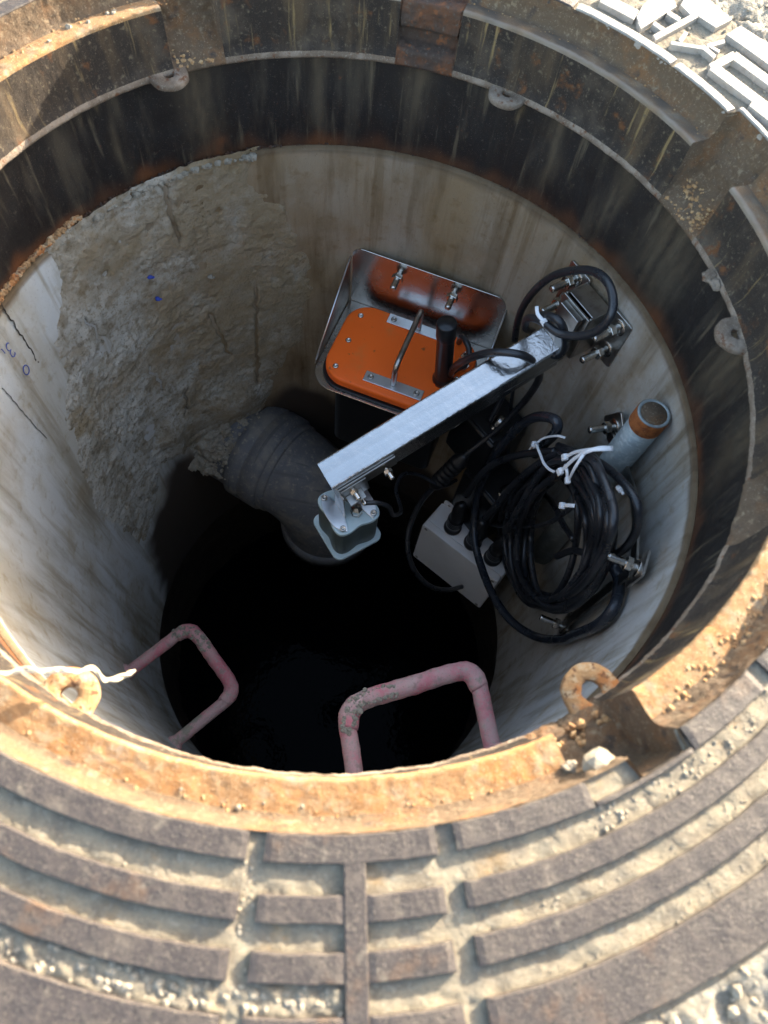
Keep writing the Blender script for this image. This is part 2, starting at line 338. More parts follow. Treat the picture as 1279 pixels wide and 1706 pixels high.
CABLES = {
 'arm_loop': [[0.193,0.2615,-0.3688],[0.1875,0.2593,-0.3325],[0.1856,0.2545,-0.2978],[0.1897,0.2451,-0.2554],[0.1996,0.2306,-0.2129],[0.2151,0.2091,-0.1763],[0.2283,0.1868,-0.1511],[0.2391,0.1642,-0.1396],[0.2459,0.1441,-0.141],[0.2469,0.132,-0.1504],[0.2423,0.1301,-0.1703],[0.2312,0.1356,-0.19],[0.2175,0.1461,-0.2058],[0.2074,0.1534,-0.2108],[0.1955,0.1653,-0.2145],[0.1857,0.1762,-0.2233],[0.1827,0.192,-0.246],[0.1888,0.2068,-0.2777],[0.2079,0.2482,-0.33],[0.2301,0.2381,-0.335],[0.2224,0.1782,-0.2796],[0.2291,0.1696,-0.2694],[0.2288,0.1615,-0.2445],[0.2202,0.1563,-0.2164],[0.2093,0.1576,-0.1998],[0.1977,0.1689,-0.2069],[0.19,0.1804,-0.2228]],
 'antenna_cable': [[0.1231,0.2851,-0.425],[0.1234,0.2756,-0.4],[0.1311,0.2636,-0.395],[0.1376,0.2511,-0.4],[0.1357,0.2387,-0.41],[0.1248,0.2338,-0.42],[0.1169,0.2223,-0.42]],
 'logger_cable': [[0.1166,0.2187,-0.415],[0.1178,0.2049,-0.38],[0.1234,0.1801,-0.33],[0.1402,0.1618,-0.285],[0.1629,0.1529,-0.262],[0.1892,0.1531,-0.262],[0.2121,0.17,-0.3],[0.2241,0.1841,-0.34],[0.2284,0.2129,-0.43],[0.2079,0.204,-0.5],[0.1707,0.1779,-0.55],[0.1636,0.173,-0.57]],
 'plug_axis': [[0.1707,0.1779,-0.55],[0.1636,0.173,-0.57],[0.1506,0.1643,-0.6],[0.1328,0.1557,-0.64]],
 'dangling_cable': [[0.1356,0.1543,-0.63],[0.1217,0.1485,-0.68],[0.113,0.1282,-0.72],[0.1113,0.1026,-0.74],[0.12,0.0757,-0.76],[0.1407,0.0571,-0.79],[0.1722,0.0489,-0.82],[0.2051,0.0588,-0.85],[0.2376,0.0878,-0.9]],
 'sensor_cable': [[0.0384,-0.0162,-0.372],[0.0538,-0.0116,-0.375],[0.0676,-0.003,-0.4],[0.0752,0.01,-0.45],[0.086,0.0508,-0.52],[0.0744,0.1018,-0.56],[0.0814,0.1395,-0.58],[0.1084,0.1533,-0.6],[0.1457,0.1516,-0.62],[0.1704,0.178,-0.64]],
 'drop_cable': [[0.2076,0.2369,-0.4155],[0.2148,0.2372,-0.4621],[0.2218,0.2307,-0.499],[0.233,0.2194,-0.5479],[0.2447,0.2062,-0.599]],
 'drop_cable2': [[0.1972,0.2261,-0.421],[0.1975,0.2191,-0.4486],[0.1931,0.2096,-0.4755],[0.1911,0.2046,-0.4884]],
 'big_loop': [[0.256,0.1472,-0.4612],[0.2546,0.1319,-0.4053],[0.2502,0.1083,-0.3359],[0.2448,0.1094,-0.3152],[0.2359,0.1245,-0.3318],[0.2263,0.1424,-0.3676],[0.2178,0.1559,-0.4214],[0.2106,0.1638,-0.4896],[0.209,0.1702,-0.5736],[0.2109,0.1627,-0.6515],[0.2167,0.1396,-0.697],[0.2257,0.1034,-0.7139],[0.2412,0.0619,-0.7121],[0.2579,0.0156,-0.6905],[0.277,-0.0198,-0.6723],[0.2994,-0.0477,-0.6493],[0.3208,-0.0712,-0.6036],[0.3241,-0.0993,-0.4954],[0.322,-0.1059,-0.4485],[0.3172,-0.1197,-0.3536],[0.3194,-0.1135,-0.3127],[0.3268,-0.0901,-0.3154],[0.3303,-0.068,-0.3273],[0.3219,-0.055,-0.3248]],
 'outer_strand': [[0.259,0.0996,-0.3515],[0.2655,0.0688,-0.3083],[0.2741,0.0281,-0.2528],[0.2867,-0.0069,-0.2192],[0.2982,-0.0371,-0.2036],[0.3065,-0.052,-0.2162],[0.3129,-0.058,-0.2476],[0.313,-0.0583,-0.2877],[0.3135,-0.0367,-0.3541],[0.3069,-0.0055,-0.4206],[0.2997,0.0039,-0.4705]],
 'gland_cable3': [[0.239,0.054,-0.5313],[0.2395,0.0525,-0.4828],[0.2416,0.0623,-0.4061],[0.2453,0.067,-0.3608],[0.2525,0.0609,-0.322],[0.2631,0.0445,-0.2966]],
 'gland_cable2': [[0.2155,0.0914,-0.5835],[0.2212,0.0906,-0.5367],[0.2301,0.0951,-0.4722],[0.2385,0.0876,-0.403],[0.2513,0.0828,-0.3532],[0.2632,0.0667,-0.3144]],
 'gland_cable1': [[0.1873,0.1401,-0.6144],[0.1926,0.1407,-0.5504],[0.2049,0.138,-0.4935],[0.2236,0.1215,-0.4317],[0.2405,0.109,-0.3938],[0.2579,0.0953,-0.3581]],
 'cross_strand': [[0.2476,0.1501,-0.7281],[0.2554,0.0994,-0.6131],[0.264,0.0465,-0.4839],[0.2687,0.0189,-0.404],[0.2689,0.0038,-0.3406],[0.2703,-0.0,-0.3103]],
 'inner_cable': [[0.2821,0.1251,-0.5236],[0.2852,0.0919,-0.4782],[0.288,0.06,-0.4452],[0.2938,0.037,-0.4342],[0.302,0.0039,-0.4076]],
 'strand0': [[0.2694,0.1038,-0.3604],[0.2757,0.0902,-0.3469],[0.2829,0.0689,-0.3301],[0.29,0.0403,-0.3085],[0.2962,0.0065,-0.2848],[0.2998,-0.0227,-0.278],[0.3111,-0.0341,-0.3128],[0.312,-0.0533,-0.3312],[0.3127,-0.0654,-0.3592],[0.3136,-0.07,-0.3973],[0.3149,-0.0673,-0.4469],[0.3156,-0.056,-0.5076],[0.3143,-0.0338,-0.5758],[0.3096,0.0008,-0.6431],[0.3013,0.0445,-0.6969],[0.2909,0.0889,-0.7237],[0.2807,0.1251,-0.7158],[0.2641,0.129,-0.6353],[0.2596,0.1354,-0.5667],[0.2604,0.1229,-0.4735],[0.2619,0.1157,-0.4124],[0.2647,0.111,-0.3783]],
 'strand1': [[0.269,0.0919,-0.353],[0.2706,0.0699,-0.3235],[0.2728,0.0432,-0.2947],[0.2763,0.0138,-0.2694],[0.2815,-0.0161,-0.251],[0.287,-0.0381,-0.2551],[0.3022,-0.0405,-0.3044],[0.3079,-0.0516,-0.3364],[0.3125,-0.0581,-0.375],[0.3151,-0.0607,-0.4185],[0.315,-0.0589,-0.4665],[0.3114,-0.0502,-0.5177],[0.3045,-0.0318,-0.5685],[0.295,-0.0033,-0.613],[0.2847,0.0321,-0.6445],[0.2758,0.0686,-0.6584],[0.2694,0.102,-0.6534],[0.2578,0.1107,-0.5913],[0.2579,0.1262,-0.5466],[0.262,0.1218,-0.4742],[0.2652,0.1166,-0.4216],[0.2674,0.1074,-0.3838]],
 'strand2': [[0.2674,0.116,-0.4017],[0.2728,0.1044,-0.3853],[0.2809,0.0827,-0.3681],[0.2903,0.0519,-0.3441],[0.299,0.0169,-0.3156],[0.3043,-0.0114,-0.3047],[0.3166,-0.0226,-0.3343],[0.3178,-0.044,-0.3478],[0.3179,-0.0596,-0.3716],[0.3173,-0.0669,-0.4051],[0.3164,-0.0644,-0.4483],[0.3153,-0.0519,-0.5017],[0.3137,-0.0301,-0.5654],[0.3105,0.0013,-0.636],[0.3046,0.0423,-0.7048],[0.2957,0.0899,-0.7569],[0.2854,0.1356,-0.7769],[0.268,0.1486,-0.7143],[0.2627,0.1573,-0.6503],[0.2629,0.1412,-0.5484],[0.2633,0.1293,-0.475],[0.2645,0.1222,-0.4281]],
 'strand3': [[0.2634,0.0826,-0.3369],[0.2638,0.0649,-0.3094],[0.2658,0.0433,-0.2895],[0.2704,0.017,-0.2744],[0.2775,-0.0118,-0.2627],[0.2847,-0.0336,-0.2676],[0.3009,-0.0361,-0.3142],[0.3066,-0.048,-0.344],[0.3102,-0.056,-0.3836],[0.3109,-0.0595,-0.4301],[0.3085,-0.0567,-0.4782],[0.303,-0.0459,-0.5223],[0.2956,-0.027,-0.5597],[0.2875,-0.0012,-0.5916],[0.2797,0.0306,-0.6199],[0.2728,0.0678,-0.643],[0.2669,0.1077,-0.6546],[0.2548,0.1234,-0.6054],[0.2546,0.1387,-0.5616],[0.2589,0.1273,-0.4833],[0.2619,0.1135,-0.4215],[0.2632,0.0985,-0.3737]],
 'strand4': [[0.2738,0.1231,-0.4266],[0.2792,0.1135,-0.4118],[0.2852,0.0973,-0.3985],[0.2915,0.0714,-0.3818],[0.2977,0.037,-0.3597],[0.3018,0.0053,-0.3478],[0.3134,-0.008,-0.3746],[0.3149,-0.0293,-0.383],[0.3161,-0.0435,-0.4057],[0.3176,-0.0498,-0.4447],[0.319,-0.0468,-0.4987],[0.3192,-0.0329,-0.5614],[0.3173,-0.0081,-0.6242],[0.3129,0.0247,-0.6782],[0.306,0.0612,-0.7175],[0.2971,0.0978,-0.7389],[0.287,0.1327,-0.7406],[0.269,0.1431,-0.68],[0.2632,0.1561,-0.6279],[0.2635,0.1465,-0.5443],[0.2655,0.1375,-0.4856],[0.2691,0.1301,-0.4489]],
 'strand5': [[0.263,0.0489,-0.2765],[0.2681,0.0407,-0.2656],[0.2742,0.0269,-0.2607],[0.2808,0.0049,-0.2557],[0.2869,-0.0233,-0.2477],[0.2903,-0.0476,-0.249],[0.3012,-0.0562,-0.2842],[0.3017,-0.0743,-0.3002],[0.3017,-0.0868,-0.3278],[0.3015,-0.091,-0.3693],[0.301,-0.0843,-0.4235],[0.2996,-0.0659,-0.4854],[0.2971,-0.0378,-0.5471],[0.2932,-0.0044,-0.5989],[0.2877,0.0302,-0.6318],[0.2807,0.0635,-0.6398],[0.2727,0.093,-0.6221],[0.2567,0.0955,-0.5439],[0.2526,0.0989,-0.481],[0.2536,0.0816,-0.398],[0.2557,0.0669,-0.3385],[0.2588,0.0564,-0.2993]],
 'strand6': [[0.263,0.1009,-0.3846],[0.2661,0.0862,-0.3675],[0.2714,0.0703,-0.3578],[0.2785,0.0517,-0.3536],[0.2866,0.0294,-0.3535],[0.2937,0.0087,-0.3664],[0.308,0.0035,-0.4171],[0.3109,-0.0147,-0.4388],[0.3114,-0.0292,-0.4617],[0.31,-0.0389,-0.489],[0.3075,-0.0418,-0.5242],[0.3042,-0.0353,-0.5679],[0.3003,-0.0168,-0.6165],[0.2957,0.0134,-0.6624],[0.2909,0.051,-0.6969],[0.2861,0.0898,-0.7137],[0.2814,0.1243,-0.7097],[0.2684,0.1322,-0.6446],[0.2647,0.1449,-0.5942],[0.2638,0.1369,-0.5155],[0.2626,0.1265,-0.4542],[0.262,0.1145,-0.4119]],
 'strand7': [[0.2631,0.0533,-0.3031],[0.2674,0.0404,-0.2876],[0.2711,0.0206,-0.2689],[0.2746,-0.006,-0.2473],[0.2778,-0.0367,-0.226],[0.2795,-0.0604,-0.2229],[0.2901,-0.0634,-0.2643],[0.2916,-0.0729,-0.2916],[0.2936,-0.076,-0.3308],[0.2959,-0.0734,-0.3807],[0.2976,-0.0651,-0.4392],[0.2972,-0.0491,-0.502],[0.2933,-0.0238,-0.563],[0.2858,0.0094,-0.6139],[0.2759,0.0455,-0.646],[0.2659,0.0773,-0.6515],[0.2577,0.0998,-0.6278],[0.2447,0.0924,-0.5403],[0.2445,0.0909,-0.4733],[0.2492,0.0752,-0.3937],[0.2539,0.0667,-0.3457],[0.2585,0.061,-0.3195]],
 'strand8': [[0.2764,0.1327,-0.4588],[0.278,0.1097,-0.4268],[0.2813,0.0835,-0.3989],[0.2868,0.0555,-0.3745],[0.2945,0.0261,-0.3536],[0.3027,0.0013,-0.3502],[0.3199,-0.0058,-0.3902],[0.3263,-0.0222,-0.412],[0.3299,-0.0325,-0.443],[0.3304,-0.0371,-0.4817],[0.3281,-0.0368,-0.5258],[0.3236,-0.0312,-0.5719],[0.3174,-0.0178,-0.6171],[0.3101,0.006,-0.66],[0.3021,0.041,-0.7008],[0.2944,0.0844,-0.739],[0.2874,0.1307,-0.7693],[0.2738,0.1535,-0.7386],[0.2714,0.1783,-0.7098],[0.2739,0.1732,-0.6236],[0.2754,0.1639,-0.5514],[0.2759,0.1508,-0.4981]],
 'strand9': [[0.2642,0.0264,-0.2413],[0.2666,0.0133,-0.2301],[0.2687,-0.007,-0.2177],[0.2707,-0.0319,-0.2034],[0.2728,-0.0577,-0.1914],[0.2744,-0.076,-0.1968],[0.286,-0.0756,-0.2461],[0.2889,-0.0829,-0.2819],[0.2921,-0.0844,-0.3267],[0.2946,-0.0799,-0.3763],[0.2954,-0.0698,-0.4276],[0.2937,-0.0548,-0.4786],[0.2891,-0.0349,-0.5248],[0.2817,-0.0104,-0.5581],[0.2726,0.0167,-0.5696],[0.264,0.0418,-0.5558],[0.2577,0.0604,-0.5218],[0.2465,0.0527,-0.44],[0.2475,0.0542,-0.3889],[0.2527,0.0435,-0.3265],[0.2574,0.0375,-0.2836],[0.2612,0.0332,-0.2569]],
 'strand10': [[0.2662,0.0259,-0.2536],[0.2711,0.019,-0.2495],[0.2764,0.0085,-0.2481],[0.2817,-0.0081,-0.2458],[0.2865,-0.0317,-0.2407],[0.2894,-0.0547,-0.2428],[0.3,-0.062,-0.2797],[0.2999,-0.0771,-0.2972],[0.2991,-0.0854,-0.3249],[0.2985,-0.0866,-0.3651],[0.2983,-0.0805,-0.4166],[0.2981,-0.0666,-0.4727],[0.2969,-0.0446,-0.5236],[0.2939,-0.016,-0.5604],[0.2889,0.0157,-0.5794],[0.2823,0.0458,-0.5798],[0.2751,0.0704,-0.5612],[0.2601,0.0684,-0.4864],[0.2565,0.0692,-0.426],[0.2575,0.0527,-0.3477],[0.2593,0.0403,-0.295],[0.2621,0.0321,-0.2662]],
 'strand11': [[0.2606,0.1083,-0.3956],[0.2662,0.0982,-0.3859],[0.2733,0.0797,-0.377],[0.2808,0.0531,-0.3622],[0.2877,0.021,-0.341],[0.292,-0.0078,-0.3304],[0.3037,-0.02,-0.3598],[0.3049,-0.0418,-0.3715],[0.3052,-0.0556,-0.3965],[0.305,-0.0594,-0.4347],[0.3047,-0.0534,-0.4848],[0.3042,-0.039,-0.5432],[0.303,-0.0174,-0.6047],[0.3,0.0115,-0.6626],[0.2941,0.0482,-0.71],[0.2853,0.0899,-0.7398],[0.275,0.1298,-0.746],[0.2577,0.139,-0.6814],[0.2523,0.148,-0.6253],[0.253,0.1325,-0.5306],[0.2545,0.1206,-0.4602],[0.2568,0.1138,-0.4169]],
 'strand12': [[0.2736,0.0449,-0.2747],[0.2735,0.0292,-0.2558],[0.2745,0.012,-0.2431],[0.2776,-0.0074,-0.2369],[0.2832,-0.0291,-0.2365],[0.2896,-0.0473,-0.2498],[0.3056,-0.0487,-0.3017],[0.311,-0.0592,-0.334],[0.3142,-0.0656,-0.3721],[0.3149,-0.0683,-0.4146],[0.3127,-0.067,-0.4577],[0.3081,-0.0602,-0.4955],[0.3017,-0.0461,-0.5223],[0.2946,-0.0249,-0.5373],[0.2879,0.0017,-0.5438],[0.2826,0.0315,-0.5448],[0.2787,0.0617,-0.5392],[0.2679,0.071,-0.4862],[0.2681,0.0848,-0.4473],[0.2713,0.0787,-0.3844],[0.2732,0.0698,-0.3354],[0.2738,0.0586,-0.3002]],
 'strand13': [[0.2596,0.0198,-0.2451],[0.2628,0.0113,-0.2373],[0.2676,0.0022,-0.2372],[0.2736,-0.0096,-0.2427],[0.2799,-0.0255,-0.2515],[0.2846,-0.0405,-0.2692],[0.2965,-0.0411,-0.32],[0.2971,-0.0541,-0.343],[0.2959,-0.0641,-0.3677],[0.2937,-0.0695,-0.3977],[0.2911,-0.0681,-0.4351],[0.2883,-0.0576,-0.4777],[0.2854,-0.0373,-0.5189],[0.2824,-0.0098,-0.5507],[0.2795,0.0201,-0.5668],[0.2767,0.0473,-0.5643],[0.2736,0.0686,-0.5428],[0.2618,0.0647,-0.4686],[0.2592,0.0663,-0.4138],[0.2588,0.0529,-0.3453],[0.2581,0.0403,-0.2952],[0.2581,0.0293,-0.2631]],
 'strand14': [[0.2613,0.0721,-0.3151],[0.2629,0.0509,-0.2901],[0.265,0.0247,-0.2661],[0.268,-0.0031,-0.2453],[0.2723,-0.0303,-0.2312],[0.2771,-0.0507,-0.2371],[0.2921,-0.0531,-0.2864],[0.2979,-0.0649,-0.3177],[0.3027,-0.0715,-0.3556],[0.3052,-0.0724,-0.3991],[0.3047,-0.0679,-0.4478],[0.3012,-0.0577,-0.4997],[0.2946,-0.0405,-0.5492],[0.2859,-0.0155,-0.5879],[0.2763,0.0155,-0.609],[0.2678,0.0485,-0.6118],[0.2617,0.0796,-0.6006],[0.25,0.0871,-0.5393],[0.2499,0.1032,-0.5015],[0.254,0.0995,-0.4342],[0.2574,0.0945,-0.3816],[0.2597,0.0863,-0.3435]],
 'strand15': [[0.2755,0.1016,-0.3676],[0.2816,0.0893,-0.3529],[0.289,0.0677,-0.3382],[0.2964,0.0388,-0.3199],[0.3025,0.007,-0.3002],[0.3056,-0.0189,-0.2962],[0.3167,-0.0293,-0.3293],[0.3179,-0.05,-0.3435],[0.3188,-0.0645,-0.3672],[0.3195,-0.0695,-0.4028],[0.3198,-0.0634,-0.4523],[0.3193,-0.0468,-0.5158],[0.3173,-0.0213,-0.5878],[0.3132,0.0114,-0.6563],[0.3065,0.049,-0.7057],[0.2977,0.0874,-0.7245],[0.2881,0.121,-0.7122],[0.2714,0.1261,-0.6369],[0.2664,0.1344,-0.58],[0.2668,0.1226,-0.4955],[0.2683,0.1138,-0.4328],[0.2711,0.108,-0.3914]],
 'strand16': [[0.256,0.0751,-0.3288],[0.2596,0.0616,-0.3157],[0.2658,0.0439,-0.3068],[0.2737,0.0226,-0.2981],[0.2821,-0.0017,-0.29],[0.2886,-0.0224,-0.296],[0.3022,-0.0277,-0.3414],[0.3042,-0.0449,-0.3641],[0.3039,-0.0577,-0.3896],[0.3019,-0.0646,-0.4176],[0.2992,-0.0649,-0.45],[0.2965,-0.0576,-0.49],[0.2937,-0.041,-0.5383],[0.2902,-0.0131,-0.5907],[0.2855,0.0252,-0.6379],[0.2796,0.0679,-0.6677],[0.2736,0.1057,-0.6704],[0.2603,0.1119,-0.6031],[0.257,0.1194,-0.5467],[0.2568,0.1063,-0.4609],[0.2557,0.095,-0.3958],[0.255,0.0854,-0.353]],
 'strand17': [[0.259,0.0254,-0.2441],[0.2594,0.0094,-0.2208],[0.2618,-0.0092,-0.2056],[0.2667,-0.0308,-0.1972],[0.2735,-0.0532,-0.1954],[0.2799,-0.0678,-0.2117],[0.2949,-0.065,-0.2674],[0.2991,-0.0732,-0.3029],[0.3012,-0.0801,-0.3416],[0.3009,-0.0844,-0.3812],[0.2977,-0.0828,-0.4201],[0.292,-0.0722,-0.4581],[0.2847,-0.052,-0.4955],[0.2772,-0.0241,-0.5309],[0.2707,0.0079,-0.5586],[0.266,0.0401,-0.5698],[0.2631,0.0688,-0.5586],[0.2536,0.0716,-0.489],[0.2548,0.0775,-0.4368],[0.258,0.0656,-0.3685],[0.2593,0.0532,-0.3167],[0.2594,0.0398,-0.276]],
 'strand18': [[0.2755,0.0804,-0.3414],[0.2761,0.0636,-0.3218],[0.2776,0.0401,-0.3036],[0.2806,0.0129,-0.2859],[0.2852,-0.014,-0.272],[0.2899,-0.0329,-0.2774],[0.3046,-0.0327,-0.3284],[0.3099,-0.0415,-0.365],[0.3139,-0.0454,-0.4092],[0.3158,-0.0443,-0.4547],[0.3148,-0.0386,-0.4972],[0.311,-0.0288,-0.5351],[0.3049,-0.0145,-0.5688],[0.2972,0.0058,-0.5973],[0.2887,0.0328,-0.6176],[0.2808,0.0643,-0.6254],[0.275,0.0948,-0.6181],[0.2642,0.0997,-0.5572],[0.2653,0.1102,-0.517],[0.2701,0.1032,-0.4529],[0.2734,0.0972,-0.4032],[0.275,0.0907,-0.3669]],
 'strand19': [[0.2621,0.1067,-0.3995],[0.2629,0.0871,-0.3647],[0.2654,0.0605,-0.3335],[0.2703,0.0284,-0.3048],[0.2772,-0.0044,-0.2803],[0.2843,-0.0291,-0.2754],[0.3009,-0.035,-0.3118],[0.3078,-0.0514,-0.3297],[0.3133,-0.0646,-0.3563],[0.316,-0.0728,-0.3908],[0.3153,-0.0736,-0.4314],[0.311,-0.0656,-0.4752],[0.3042,-0.0494,-0.519],[0.2962,-0.0267,-0.5596],[0.2882,0.0019,-0.5955],[0.2806,0.0371,-0.6261],[0.2737,0.0785,-0.6505],[0.2595,0.1022,-0.6223],[0.2569,0.1307,-0.6044],[0.2589,0.1336,-0.5431],[0.2608,0.1296,-0.4884],[0.2618,0.1204,-0.4405]],
 'strand20': [[0.2757,0.0522,-0.2931],[0.2804,0.0454,-0.2844],[0.2863,0.0336,-0.2818],[0.2929,0.0137,-0.279],[0.2992,-0.013,-0.2721],[0.303,-0.0369,-0.2728],[0.3141,-0.045,-0.3072],[0.3143,-0.0621,-0.3233],[0.3138,-0.0735,-0.351],[0.313,-0.0772,-0.3911],[0.3121,-0.0712,-0.441],[0.3107,-0.0547,-0.4951],[0.3087,-0.0297,-0.547],[0.3056,0.0006,-0.5908],[0.301,0.0332,-0.6212],[0.2947,0.0659,-0.6328],[0.2871,0.0954,-0.6214],[0.2714,0.0984,-0.5498],[0.2674,0.1011,-0.4894],[0.2681,0.0836,-0.409],[0.2696,0.069,-0.3513],[0.2722,0.0588,-0.3139]],
 'strand21': [[0.2651,0.0246,-0.2395],[0.269,0.0157,-0.2355],[0.2747,0.0044,-0.2401],[0.2812,-0.0105,-0.2474],[0.2876,-0.029,-0.2543],[0.2919,-0.0461,-0.2692],[0.3039,-0.0501,-0.3183],[0.3044,-0.0655,-0.3448],[0.303,-0.0754,-0.3763],[0.3003,-0.077,-0.414],[0.2971,-0.0695,-0.4592],[0.294,-0.0538,-0.5108],[0.2913,-0.0312,-0.5627],[0.2885,-0.0032,-0.6035],[0.2852,0.0282,-0.6224],[0.2811,0.0592,-0.6157],[0.2764,0.0848,-0.5875],[0.2635,0.0823,-0.5062],[0.2606,0.0826,-0.4458],[0.2613,0.0632,-0.3643],[0.2619,0.0461,-0.3006],[0.2629,0.0336,-0.2593]],
}
TIES = {
 'tie_arm': [[0.1843,0.177,-0.205],[0.1867,0.1695,-0.208],[0.1958,0.1633,-0.212],[0.2056,0.1597,-0.222],[0.2132,0.1612,-0.235],[0.2206,0.1779,-0.27],[0.2235,0.19,-0.3]],
 'tie_loop': [[0.2353,0.1242,-0.4362],[0.2345,0.1186,-0.407],[0.2326,0.1032,-0.364],[0.2367,0.0842,-0.3517],[0.2403,0.0672,-0.3434],[0.2459,0.0554,-0.3359],[0.252,0.0455,-0.3242]],
 'tie_loop2': [[0.2347,0.1079,-0.3728],[0.2413,0.1107,-0.3586],[0.2492,0.0972,-0.3269],[0.2562,0.0887,-0.3144]],
 'tie_a': [[0.2431,0.0301,-0.261],[0.2465,0.0233,-0.2361],[0.2524,0.0104,-0.2055],[0.2628,0.0091,-0.1978],[0.2725,0.0118,-0.1988]],
 'tie_b': [[0.241,0.0156,-0.2678],[0.2425,0.0133,-0.2464],[0.2448,0.0122,-0.2289],[0.2496,0.0091,-0.2082],[0.2595,0.0104,-0.1991],[0.273,0.0141,-0.2004]],
 'tie_c': [[0.2431,0.0202,-0.2591],[0.2445,0.0091,-0.2547],[0.2486,0.0042,-0.2634],[0.2445,-0.0008,-0.2315],[0.2464,0.0049,-0.2149],[0.2509,0.0126,-0.2153]],
 'tie_d': [[0.2519,-0.0115,-0.2935],[0.2536,-0.0195,-0.2744],[0.2568,-0.0252,-0.2616]],
 'tie_e': [[0.2887,-0.0162,-0.221],[0.2885,-0.0251,-0.2136],[0.2893,-0.0288,-0.212]],
}
STRING = [[-0.1309,-0.3243,-0.01],[-0.1204,-0.32,-0.012],[-0.1084,-0.3171,-0.012],[-0.0951,-0.315,-0.013],[-0.0876,-0.3126,-0.016],[-0.0831,-0.3101,-0.02],[-0.0808,-0.3114,-0.025],[-0.0784,-0.3127,-0.03],[-0.0734,-0.3115,-0.035],[-0.0691,-0.3072,-0.04],[-0.0672,-0.3028,-0.045]]
STROKES = [[[0.2106,0.3312],[0.2439,0.3755],[0.2405,0.3834],[0.2071,0.3387]],[[0.2242,0.3183],[0.2641,0.3649],[0.2616,0.3718],[0.2216,0.3248]],[[0.2208,0.3403],[0.2306,0.3322],[0.233,0.3383],[0.2231,0.3465]],[[0.234,0.3599],[0.2452,0.3519],[0.2477,0.3588],[0.2363,0.3668]],[[0.2471,0.3783],[0.259,0.3624],[0.2652,0.374],[0.2532,0.3902]],[[0.1707,0.3591],[0.2036,0.3419],[0.2079,0.3577],[0.1747,0.3753]],[[0.2058,0.3475],[0.211,0.3651],[0.2193,0.3817],[0.2422,0.3889],[0.2394,0.3781],[0.2088,0.3361]],[[0.2567,0.4029],[0.2712,0.4003],[0.2963,0.3706],[0.2802,0.3532],[0.2621,0.367],[0.248,0.3812]],[[0.2378,0.3158],[0.2681,0.3172],[0.2687,0.3226],[0.2383,0.3211]],[[0.2663,0.3185],[0.2771,0.3072],[0.2799,0.3129],[0.2691,0.3243]],[[0.2478,0.3218],[0.2541,0.3369],[0.2512,0.3395],[0.2449,0.3244]],[[0.2716,0.3207],[0.2885,0.333],[0.2877,0.3382],[0.2708,0.3259]],[[0.2739,0.3214],[0.2821,0.3167],[0.2835,0.3209],[0.2754,0.3256]],[[0.2898,0.3456],[0.3038,0.3633],[0.3476,0.3304],[0.3454,0.298]],[[0.2727,0.2903],[0.3384,0.2316],[0.3442,0.2429],[0.2782,0.3026]],[[0.2933,0.312],[0.3412,0.2697],[0.3465,0.2806],[0.2984,0.3235]],[[0.2756,0.2892],[0.2985,0.314],[0.2955,0.323],[0.2725,0.2979]],[[0.3069,0.2513],[0.3385,0.2218],[0.3425,0.2294],[0.3108,0.2593]]]

# ---------------------------------------------------------------- iron frame round the opening
fr = thing('manhole_frame', 'round cast iron manhole frame with concentric raised ribs and rusty sandy lid seat', 'manhole frame', (0, 0, 0))

REG = [(.3757, -.0008), (.3748, -.008), (.373, -.016), (.3705, -.0215), (.367, -.0230), (.360, -.0220), (.354, -.0212), (.3498, -.0206), (.3484, -.0214), (.3479, -.024),
       (.3477, -.036), (.3475, -.050), (.3472, -.064), (.3464, -.0700), (.3440, -.0752), (.3425, -.078), (.3425, -.0805), (.345, -.083), (.3530, -.083)]
def resample(P, n):
    P = [Vector((a, 0, b)) for a, b in P]; L = [0]
    for i in range(1, len(P)): L.append(L[-1] + (P[i] - P[i - 1]).length)
    out = []
    for k in range(n):
        t = L[-1] * k / (n - 1); i = 1
        while i < len(P) - 1 and L[i] < t: i += 1
        q = P[i - 1].lerp(P[i], (t - L[i - 1]) / max(1e-9, L[i] - L[i - 1])); out.append((q.x, q.z))
    return out
SLOTS = [(121.0, 129.2, [(.3757, -.0008), (.3748, -.012), (.372, -.030), (.3695, -.046), (.362, -.058), (.352, -.069), (.344, -.0765), (.3425, -.0805), (.345, -.083), (.353, -.083)]),
         (82.3, 92.0, [(.3757, -.0008), (.3735, -.015), (.370, -.0235), (.360, -.0215), (.3490, -.0225), (.3482, -.030), (.3490, -.046), (.3530, -.049), (.3600, -.053), (.3590, -.062), (.3480, -.0650), (.3445, -.067), (.3436, -.076), (.3425, -.0805), (.345, -.083), (.353, -.083)]),
         (30.4, 39.4, [(.3872, -.0008), (.386, -.012), (.382, -.026), (.3735, -.039), (.371, -.052), (.362, -.063), (.352, -.071), (.344, -.077), (.3425, -.0805), (.345, -.083), (.353, -.083)]),
         (-22.0, -12.0, [(.3800, -.0008), (.379, -.012), (.377, -.030), (.3745, -.050), (.366, -.061), (.352, -.068), (.344, -.0765), (.3425, -.0805), (.345, -.083), (.353, -.083)]),
         (-54.6, -49.6, [(.3868, -.0008), (.3866, -.012), (.3862, -.030), (.385, -.050), (.372, -.060), (.354, -.066), (.344, -.0765), (.3425, -.0805), (.345, -.083), (.353, -.083)]),
         (-58.6, -54.6, [(.3757, -.0008), (.3735, -.006), (.3725, -.020), (.372, -.045), (.366, -.058), (.354, -.067), (.344, -.0765), (.3425, -.0805), (.345, -.083), (.353, -.083)])]
NP = 64
def dense(P, cut):          # keep the key points, put extra ones between them
    return resample(P, NP)
